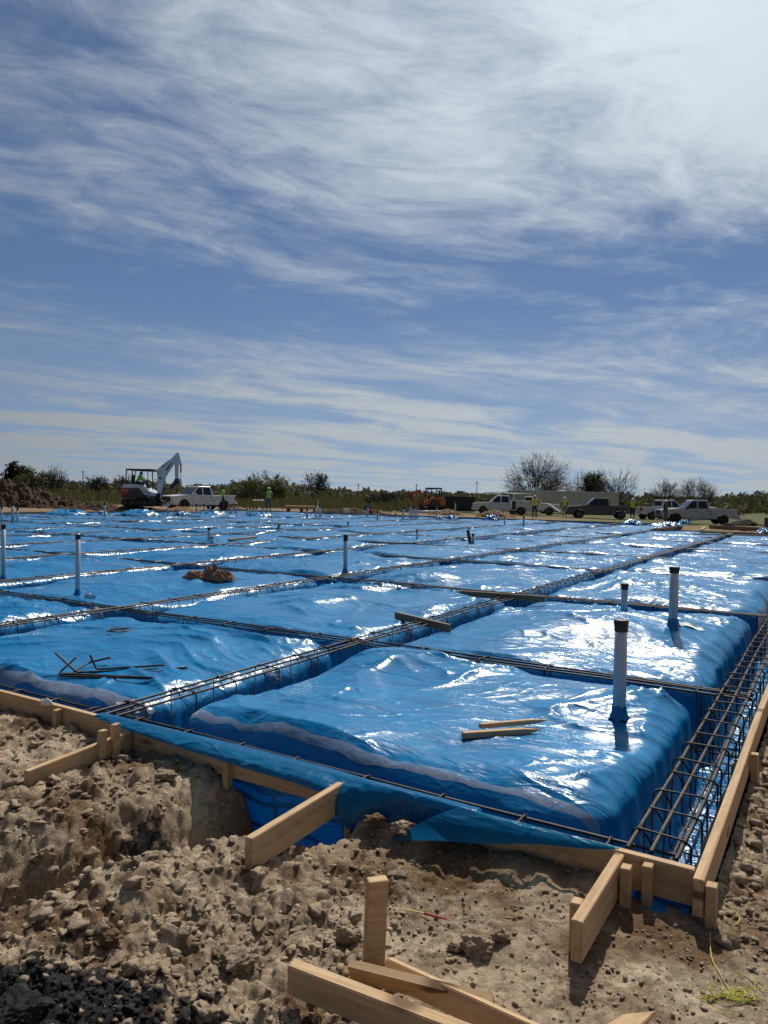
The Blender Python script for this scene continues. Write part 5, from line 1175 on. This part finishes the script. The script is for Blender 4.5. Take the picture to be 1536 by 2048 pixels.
xa, xb, Yd = at_dist(868, 80), at_dist(945, 80), 80.0
root = empty('dumpster', ((xa + xb) / 2, Yd, gz((xa + xb) / 2, Yd)), R(2), 'long dark roll off dumpster right of the orange excavator', 'dumpster'); Lw = xb - xa
for nm_, c, d in (('side_wall', (0, -1.1, .85), (Lw, .08, 1.5)), ('side_wall', (0, 1.1, .85), (Lw, .08, 1.5)), ('end_wall', (-Lw / 2, 0, .85), (.08, 2.2, 1.5)), ('end_wall', (Lw / 2, 0, .85), (.08, 2.2, 1.5)), ('floor', (0, 0, .14), (Lw, 2.2, .1))):
    b = MB(); b.box(c, d); b.build(nm_, M['dark_steel'], root)
for x in np.linspace(-Lw / 2 + .3, Lw / 2 - .3, 8): b = MB(); b.box((x, -1.17, .85), (.09, .06, 1.5)); b.build('rib', M['dark_steel'], root)
b = MB(); b.tube([(-Lw / 2, -1.14, 1.62), (Lw / 2, -1.14, 1.62)], .06, 6); b.build('top_rail', M['dark_steel'], root)
def mound(name, x, Y, wx, wy, h, label, seed, mat='soil_pile', n=64, skew=0.0, cat='dirt pile', dz=0.0):
    X0 = at_dist(x, Y); a = np.linspace(-1, 1, n); U, V = np.meshgrid(a, a, indexing='ij'); rr_ = np.hypot(U, V)
    prof = np.clip(1 - rr_ * (1 + .18 * perlin(U * 1.5 + seed, V * 1.5, 701)), 0, 1) ** .85
    z = h * prof * (1 + skew * U) ; k = wx * 1.2
    z = z + np.clip(prof * 5, 0, 1) * (0.6 * h * .5 * lumps(U * k * .8 + seed, V * k * .8 * wy / wx, 705) + .50 * h * .5 * lumps(U * k * 1.9, V * k * 1.9 * wy / wx + seed, 707) + .28 * h * .5 * lumps(U * k * 4.3, V * k * 4.3 * wy / wx + seed, 713) + .10 * fbm(U * k, V * k * wy / wx, 4, 709) * min(h, 1) - .22 * h)
    o = grid_obj(name, np.stack([U * wx, V * wy, np.where(rr_ > .98, -.2, z)], -1), M[mat], smooth=False); o.location = (X0, Y, gz(X0, Y) + dz); return tag(o, label, cat)
mound('dirt_mound', -20, 55.5, 8.4, 3.2, 2.3, 'high mound of brown dug earth at the far left', 2.2, n=170, dz=-.1)
mound('dirt_pile', 195, 52.8, 2.4, 1.4, .75, 'low dark spoil heap left of the white excavator', 5.1)
mound('dirt_pile', 262, 53.0, 2.6, 1.7, .42, 'flattened spoil under the white excavator tracks', 7.7)
mound('dirt_pile', 360, 54.5, 1.7, 1.0, .45, 'gravelly spoil before the white pickup grille', 9.3, 'soil_brown')
mound('dirt_pile', 990, 62.0, 1.9, 1.2, .78, 'orange brown dirt pile before the utility truck', 12.1, 'soil_brown')
mound('dirt_pile', 893, 66.0, 1.9, 1.2, .62, 'low brown dirt pile beside the orange excavator', 14.4, 'soil_brown')
mound('dirt_pile', 1460, 37.8, 5.6, 2.2, .28, 'low clumpy brown dirt in the far notch of the slab', 17.0, 'soil_brown', dz=.0)
mound('dirt_pile', 1490, 54.0, 1.8, .8, .55, 'black dirt heap behind the tail of the silver pickup', 19.0, 'black_soil')
mound('dirt_pile', 700, 62.0, 3.6, .9, .55, 'dark brush and spoil left of the dark barrel', 21.0, 'soil_pile')
mound('dirt_pile', 462, 62.5, 1.5, .8, .35, 'low spoil behind the worker in green', 23.0, 'soil_pile')
# plywood stack on blocks
xc, Yc = px_place(603, 62.0); root = empty('plywood_stack', (xc, Yc, gz(xc, Yc)), R(-4), 'pale plywood stack on blocks beyond the far form', 'plywood')
for k in range(5): b = MB(); b.box((0, .02 * (k % 2), .30 + k * .045), (2.7, 1.2, .04)); b.build('sheet', M['wood'], root)
for x in (-1.1, 0, 1.1): b = MB(); b.box((x, 0, .14), (.12, 1.1, .28)); b.build('block', M['wood_old'], root)
xc, Yc = px_place(735, 63.0); root = empty('barrel', (xc, Yc, gz(xc, Yc)), 0, 'dark open barrel beyond the far form', 'barrel'); b = MB(); b.lathe([(.24, 0), (.29, .3), (.30, .62), (.27, .62), (.25, .1)], 18); b.build('drum', M['plastic_black'], root); b = MB(); b.lathe([(.31, .60), (.315, .63), (.30, .65)], 18); b.build('rim', M['plastic_black'], root)
xc, Yc = px_place(516, 62.0); root = empty('work_table', (xc, Yc, gz(xc, Yc)), 0, 'small work table with pale bags left of the green helmet worker', 'table'); b = MB(); b.box((0, 0, .78), (.95, .6, .05)); b.build('table_top', M['wood_old'], root)
for sx in (-.4, .4):
    for sy in (-.24, .24): b = MB(); b.box((sx, sy, .38), (.06, .06, .76)); b.build('leg', M['wood_old'], root)
for q, dx in enumerate((-.3, 0, .3)): crumpled('cement_bag', (xc + dx, Yc, gz(xc, Yc) + .86), (.15, .14, .07), 'paper', ['left pale bag on the work table', 'middle pale bag on the work table', 'right pale bag on the work table'][q], 'bag', q * 3.0, group='pale bags on the work table')
xc, Yc = px_place(742, 61.0); crumpled('red_bag', (xc, Yc, gz(xc, Yc) + .2), (.18, .14, .2), 'red', 'small red bag beside the dark barrel', 'bag', 4.0)
xc, Yc = px_place(693, 60.0); root = empty('cooler', (xc, Yc, gz(xc, Yc)), R(10), 'small white cooler before the brush', 'cooler'); b = MB(); b.box((0, 0, .16), (.5, .32, .32)); b.build('box', M['white_paint'], root, bevel=.02); b = MB(); b.box((0, 0, .35), (.53, .35, .06)); b.build('lid', M['white_paint'], root, bevel=.02)
xa, Ya = px_place(822, 60.0); xb, _ = px_place(882, 60.0); b = MB(); b.tube([(0, 0, .32), ((xb - xa), .3, .36)], .11, 12); o = b.build('white_pipe', M['pvc'], smooth=True); o.location = (xa, Ya, gz(xa, Ya)); tag(o, 'long white pipe lying before the orange excavator', 'pipe')
xa, Ya = px_place(1215, 1); 
pa, pb = at(1362, 1046, .1), at(1420, 1054, .0)
board('scrap_board', W(38.5, 5.2), W(38.2, 1.9), .06, .2, .16, .10, 'low board rail across the far dirt notch', 'board', 'wood_old')
p0 = at(1402, 1066, 0.02); board('scrap_board', (p0[0], p0[1]), (p0[0] + .55, p0[1] + .9), .1, .06, .18, .26, 'pale short board poking up from the far dirt notch', 'board', 'wood')
p0, p1 = at(1384, 1070, .0), at(1545, 1074, .0); board('scrap_board', p0, p1, .09, .05, .07, .07, 'long thin board lying along the notch edge at right', 'board', 'wood')
for x, yb, yt, Y, l in [(1533, 1060, 1025, 36.0, 'dark post at the right photo edge')]:
    xc, Yc = px_place(x, Y); b = MB(); b.box((0, 0, .45), (.12, .12, 1.0)); o = b.build('post', M['dark_steel']); o.location = (xc, Yc, gz(xc, Yc)); tag(o, l, 'post')
for k, (x, ln) in enumerate([(198, -.12), (212, .02), (206, -.06)]):
    xc, Yc = px_place(x, 56.0); b = MB(); b.tube([(0, 0, -.1), (ln, 0, 1.5 - .3 * k)], .035, 5); o = b.build('post', M['dark_steel']); o.location = (xc, Yc, gz(xc, Yc)); tag(o, ['leaning black post right of the dirt mound', 'upright black post right of the dirt mound', 'shorter black post between the other two'][k], 'post', 'black posts by the dirt mound')

# ------------------------------------------------------------------ trees, brush and the wood on the skyline
M['bark'] = simple('grey_bark', (0.085, 0.072, 0.06), 0.9, 0, 0.3, 8); M['twig'] = simple('twigs', (0.075, 0.064, 0.054), 0.9, 0, 0.3, 8)
def leafmat(name, lo, hi):
    mt, t, b = newmat(name); gi = nd(t, 'ShaderNodeNewGeometry'); t.links.new(cramp(t, gi.outputs['Random Per Island'], [(0.1, lo), (0.9, hi)]), b.inputs['Base Color']); b.inputs['Roughness'].default_value = 0.7; b.inputs['Specular IOR Level'].default_value = 0.2
    tl = nd(t, 'ShaderNodeBsdfTranslucent'); tl.inputs[0].default_value = (*hi, 1); mx = nd(t, 'ShaderNodeMixShader'); mx.inputs[0].default_value = .3; t.links.new(b.outputs[0], mx.inputs[1]); t.links.new(tl.outputs[0], mx.inputs[2]); t.links.new(mx.outputs[0], t.nodes['Material Output'].inputs[0]); return mt
M['leaf_spring'] = leafmat('spring_leaves', (0.085, 0.092, 0.028), (0.17, 0.18, 0.055)); M['leaf_dark'] = leafmat('evergreen_leaves', (0.014, 0.020, 0.009), (0.038, 0.046, 0.018)); M['leaf_ivy'] = leafmat('ivy_leaves', (0.045, 0.060, 0.015), (0.10, 0.115, 0.03)); M['leaf_far'] = leafmat('far_wood_leaves', (0.030, 0.032, 0.022), (0.075, 0.072, 0.045)); M['grass_dry'] = leafmat('dry_weeds', (0.05, 0.042, 0.022), (0.105, 0.088, 0.042)); M['grass_green'] = leafmat('green_weeds', (0.045, 0.052, 0.02), (0.085, 0.095, 0.033))
def cards(P, S, rng, mb, long=1.0):              # small leaf faces of random tilt
    n = len(P); a = rng.normal(size=(n, 3)); a /= np.linalg.norm(a, axis=1, keepdims=True); b_ = rng.normal(size=(n, 3)); b_ = np.cross(a, b_); b_ /= np.linalg.norm(b_, axis=1, keepdims=True)
    S = np.asarray(S)[:, None]; V = np.stack([P - a * S * long - b_ * S * .5, P + a * S * long * .2 - b_ * S * .6, P + a * S * long, P - a * S * .1 + b_ * S * .6], 1).reshape(-1, 3)
    mb.v.extend(map(tuple, V)); mb.f.extend([(mb.n + 4 * i, mb.n + 4 * i + 1, mb.n + 4 * i + 2, mb.n + 4 * i + 3) for i in range(n)]); mb.mi.extend([0] * n); mb.n += 4 * n
def tree(name, label, x, Y, h, spread, seed, leaves=None, nleaf=0, lean=0.0, stems=1, levels=5, twig_r=0.018, lsize=0.14, z0=0.0, cat='tree', grp='trees beyond the site', trunk_r=None, up=0.55, low_start=0.25, dens=7):
    rng = np.random.RandomState(seed); X = at_dist(x, Y); root = empty(name, (X, Y, gz(X, Y) + z0), 0, label, cat, grp)
    tr, cr = MB(), MB(); tips = []; trunk_r = trunk_r or h * .028
    def limb(p, q, r0, r1, mb, k, sag=0.0):
        NR = 6 if k > 3 else 4; t = np.linspace(0, 1, NR)[:, None]; d = q - p; Ln = np.linalg.norm(d)
        mid = p + d * .5 + np.array([0, 0, -.10 * Ln]) * (1 - sag) + rng.normal(size=3) * .05 * Ln
        P = (1 - t) ** 2 * p + 2 * t * (1 - t) * mid + t * t * q + rng.normal(size=(NR, 3)) * .012 * Ln * np.sin(t * math.pi)
        mb.tube(P, np.linspace(r0, r1, NR), k, cap=False); return P
    rx_, rz_ = spread * h * .5, h
    def dome(f):                                       # a point in the crown: f = 1 on its outline
        a = rng.uniform(0, 2 * math.pi); e = math.asin(rng.uniform(-.30, 1.0)); zc_ = h * .42
        return np.array([rx_ * f * math.cos(a) * math.cos(e) + lean * .12 * h * (math.sin(e) + .3) * f, rx_ * .8 * f * math.sin(a) * math.cos(e), zc_ + (h - zc_) * f * math.sin(e) * rng.uniform(.85, 1.02)])
    nl = [0, 5, 6, 7, 8][levels - 1] + stems
    for s in range(stems):
        b0 = np.array([rng.uniform(-.04, .04) * h * (stems > 1), rng.uniform(-.03, .03) * h, -.2]); fork = b0 + np.array([rng.uniform(-.06, .06) * h, rng.uniform(-.05, .05) * h, h * rng.uniform(low_start * .5 + .06, low_start * .6 + .16)])
        limb(b0, fork, trunk_r / stems ** .5, trunk_r * .75 / stems ** .5, tr, 7)
        for a_ in range(max(3, nl // stems + 1)):
            q1 = dome(rng.uniform(.45, .7)); r1 = trunk_r * .42 / stems ** .4; P1 = limb(fork, q1, r1, r1 * .45, cr, 5)
            for b2 in range(9):
                p2 = P1[rng.randint(1, 6)]; cand = [dome(rng.uniform(.72, .97)) for _ in range(7)]; q2 = min(cand, key=lambda c: np.linalg.norm(c - q1 - (q1 - fork) * .15)); P2 = limb(p2, q2, max(r1 * .4, twig_r), twig_r, cr, 4)
                for c3 in range(dens):
                    p3 = P2[rng.randint(1, 6)]; dr = (q2 - p2) / max(np.linalg.norm(q2 - p2), .01); q3 = p3 + (dr * .6 + rng.normal(size=3) * .55 + np.array([lean * .2, 0, .25 * up])) * h * rng.uniform(.05, .10); P3 = limb(p3, q3, twig_r * .8, twig_r * .55, cr, 3); tips.extend(P3[1:])
                    if levels > 4:
                        for d4 in range(1): p4 = P3[rng.randint(1, 4)]; limb(p4, p4 + ((q3 - p3) * .6 + rng.normal(size=3) * h * .035), twig_r * .55, twig_r * .4, cr, 3)
    allv = np.array(cr.v); s_ = h / max(np.percentile(allv[:, 2], 99.5), .1)          # scale to the wanted height
    sp = spread * h * .5 / max(np.percentile(np.abs(allv[:, 0] - np.median(allv[:, 0])), 98), .1)
    scl = np.array([min(max(sp, .5 * s_), 2.2 * s_), s_, s_])
    tr.v = [tuple(np.array(v) * scl) for v in tr.v]; cr.v = [tuple(np.array(v) * scl) for v in cr.v]
    tr.build('trunk', M['bark'], root, smooth=True, recalc=False); c = cr.build('crown', M['twig'], root, recalc=False)
    if leaves:
        T = np.array(tips) * scl; P = T[rng.randint(0, len(T), nleaf)] + rng.normal(size=(nleaf, 3)) * .16 * np.array([1, 1, .8]) * h / 6
        lb = MB(); cards(P, rng.uniform(.6, 1.3, nleaf) * lsize, rng, lb); lb.build('foliage', M[leaves], c, recalc=False)
    return root
tree('bare_tree', 'large bare tree with a wide windswept crown behind the utility truck', 1068, 108, 8.1, 1.15, 5, lean=.45, stems=4, levels=5, twig_r=.019, low_start=.1, dens=13)
tree('bare_tree', 'hazy bare tree left of the ivy covered one', 1163, 118, 6.2, 1.0, 8, stems=3, levels=5, twig_r=.015)
tree('ivy_tree', 'narrow green leafy tree between two bare trees', 1187, 116, 5.9, .55, 11, 'leaf_ivy', 3200, stems=2, levels=4, lsize=.13)
tree('bare_tree', 'dark bare tree behind the dark pickup cab', 1234, 110, 6.3, 1.1, 14, stems=3, levels=5, twig_r=.016)
tree('bare_tree', 'small bare tree behind the hidden white pickup', 1330, 112, 5.0, .95, 17, stems=3, levels=5, twig_r=.015)
tree('bare_tree', 'olive budding tree behind the silver pickup', 1388, 108, 5.0, 1.2, 20, 'leaf_spring', 900, stems=4, levels=5, lsize=.08, twig_r=.015)
tree('evergreen_tree', 'dense dark round tree at the far left skyline', 33, 118, 4.9, .9, 23, 'leaf_dark', 6500, stems=2, levels=4, lsize=.22)
tree('sapling', 'thin budding brush tree left of the bare one on the left', 82, 92, 3.4, .8, 26, 'leaf_spring', 800, stems=4, levels=4, lsize=.09)
tree('sapling', 'pale bare brush tree right of the dense round tree', 112, 90, 3.9, .8, 29, 'leaf_spring', 300, stems=4, levels=4, lsize=.08)
tree('sapling', 'low green brush tree above the dirt mound', 60, 86, 3.3, 1.0, 32, 'leaf_spring', 1300, stems=4, levels=4, lsize=.1)
tree('shrub', 'large leafy spring green shrub behind the green helmet worker', 528, 84, 3.6, 1.6, 35, 'leaf_spring', 4200, stems=6, levels=4, lsize=.10, cat='shrub', low_start=.05)
tree('shrub', 'smaller green shrub left of the large leafy one', 488, 90, 2.9, 1.1, 38, 'leaf_spring', 1500, stems=4, levels=4, lsize=.1, cat='shrub')
tree('sparse_tree', 'sparse dark tree with clumps right of the leafy shrub', 626, 118, 5.0, .9, 41, 'leaf_dark', 500, stems=2, levels=4, lsize=.16)
tree('sapling', 'slender bare tree left of the white excavator', 252, 120, 3.8, .9, 44, stems=3, levels=4)
tree('sapling', 'bare bush far left of the white excavator canopy', 190, 120, 3.6, 1.1, 47, 'leaf_dark', 500, stems=3, levels=4)
tree('brush_pile', 'heap of pale dead branches left of the orange excavator', 778, 88, 1.9, 2.6, 50, stems=7, levels=3, twig_r=.03, cat='brush', low_start=.0)
# skyline wood: one mass
rng = np.random.RandomState(77)
def far_wood():
    mb = MB(); n = 45000; az = rng.uniform(-34, 34, n); d = 320 + 160 * rng.rand(n) - 60 * (az > 18)
    top = 6.4 - 1.6 * sstep(-9, 3, az) + 1.3 * perlin(az * .25, az * 0 + 3, 801) + 1.9 * perlin(az * 1.1, az * 0, 803) + 1.2 * perlin(az * 3.5, az * 0, 805) - 1.0 * sstep(-8, 10, az) + 1.6 * sstep(22, 30, az)
    zz = rng.rand(n) ** .7 * np.maximum(top, 2.0) - 1.2
    P = np.stack([d * np.sin(np.radians(az)), d * np.cos(np.radians(az)), zz], -1); cards(P, rng.uniform(.3, .8, n), rng, mb)
    o = mb.build('far_wood', M['leaf_far'], recalc=False); return tag(o, 'low dark wood along the whole skyline', 'woodland', kind='stuff')
far_wood()
def weeds(name, n, az0, az1, d0, d1, h0, h1, mat, label):
    az = np.radians(rng.uniform(az0, az1, n)); d = np.sqrt(rng.uniform(d0 ** 2, d1 ** 2, n)); X = d * np.sin(az); Y = d * np.cos(az); Z = ground_z(X, Y, False); h = rng.uniform(h0, h1, n) * (.6 + .6 * np.clip(perlin(X * .15, Y * .15, 811) + .5, 0, 1.3))
    w = rng.uniform(.02, .07, n) * d / 90; lean = rng.normal(size=(n, 2)) * .25 * h[:, None]
    V = np.stack([np.stack([X - w, Y, Z], -1), np.stack([X + w, Y, Z], -1), np.stack([X + lean[:, 0] + w * .4, Y + lean[:, 1], Z + h], -1), np.stack([X + lean[:, 0] - w * .4, Y + lean[:, 1], Z + h], -1)], 1).reshape(-1, 3)
    mb = MB(); mb.v = list(map(tuple, V)); mb.f = [(4 * i, 4 * i + 1, 4 * i + 2, 4 * i + 3) for i in range(n)]; mb.mi = [0] * n; mb.n = 4 * n
    o = mb.build(name, M[mat], recalc=False); return tag(o, label, 'weeds', kind='stuff')
weeds('dry_weeds', 26000, -31, 3, 74, 170, .35, 1.25, 'grass_dry', 'tall dry weeds filling the field behind the left side')
weeds('green_weeds', 9000, -31, 3, 70, 150, .3, 1.1, 'grass_green', 'green shoots through the dry weeds')
weeds('dry_weeds', 14000, 3, 32, 130, 260, .8, 2.4, 'grass_dry', 'dry weeds beyond the trucks on the right')
weeds('green_weeds', 9000, 3, 32, 130, 260, .8, 2.6, 'leaf_dark', 'dark brush beyond the trucks on the right')
def field_brush():
    mb = MB(); nc = 420
    for k in range(nc):
        az = math.radians(rng.uniform(-31, 31)); d = rng.uniform(105, 240); X, Y = d * math.sin(az), d * math.cos(az); n = rng.randint(25, 70); hh = rng.uniform(.8, 2.6); ww = rng.uniform(.8, 2.8)
        P = np.stack([X + rng.normal(size=n) * ww * .5, Y + rng.normal(size=n) * ww * .5, gz(X, Y) + np.abs(rng.rand(n)) ** .8 * hh], -1); cards(P, rng.uniform(.12, .34, n), rng, mb, 1.6)
    return tag(mb.build('field_brush', M['leaf_brush'], recalc=False), 'patchy olive brush across the field behind the site', 'brush', kind='stuff')
M['leaf_brush'] = leafmat('olive_brush', (0.04, 0.036, 0.020), (0.10, 0.098, 0.045))
field_brush()
for k, (x, Y, h, l) in enumerate([(165, 300, 9.0, 'thin utility pole on the skyline left of the excavator'), (953, 320, 8.5, 'thin utility pole on the skyline left of the bare tree'), (832, 300, 6.5, 'thin utility pole on the skyline above the orange excavator'), (716, 330, 6.5, 'thin utility pole on the skyline in the middle')]):
    X = at_dist(x, Y); root = empty('utility_pole', (X, Y, gz(X, Y)), 0, l, 'pole', 'utility poles on the skyline'); b = MB(); b.tube([(0, 0, 0), (0, 0, h)], .16, 6); b.build('post', M['bark'], root); b = MB(); b.box((0, 0, h - .6), (2.0, .14, .14)); b.build('crossarm', M['bark'], root)
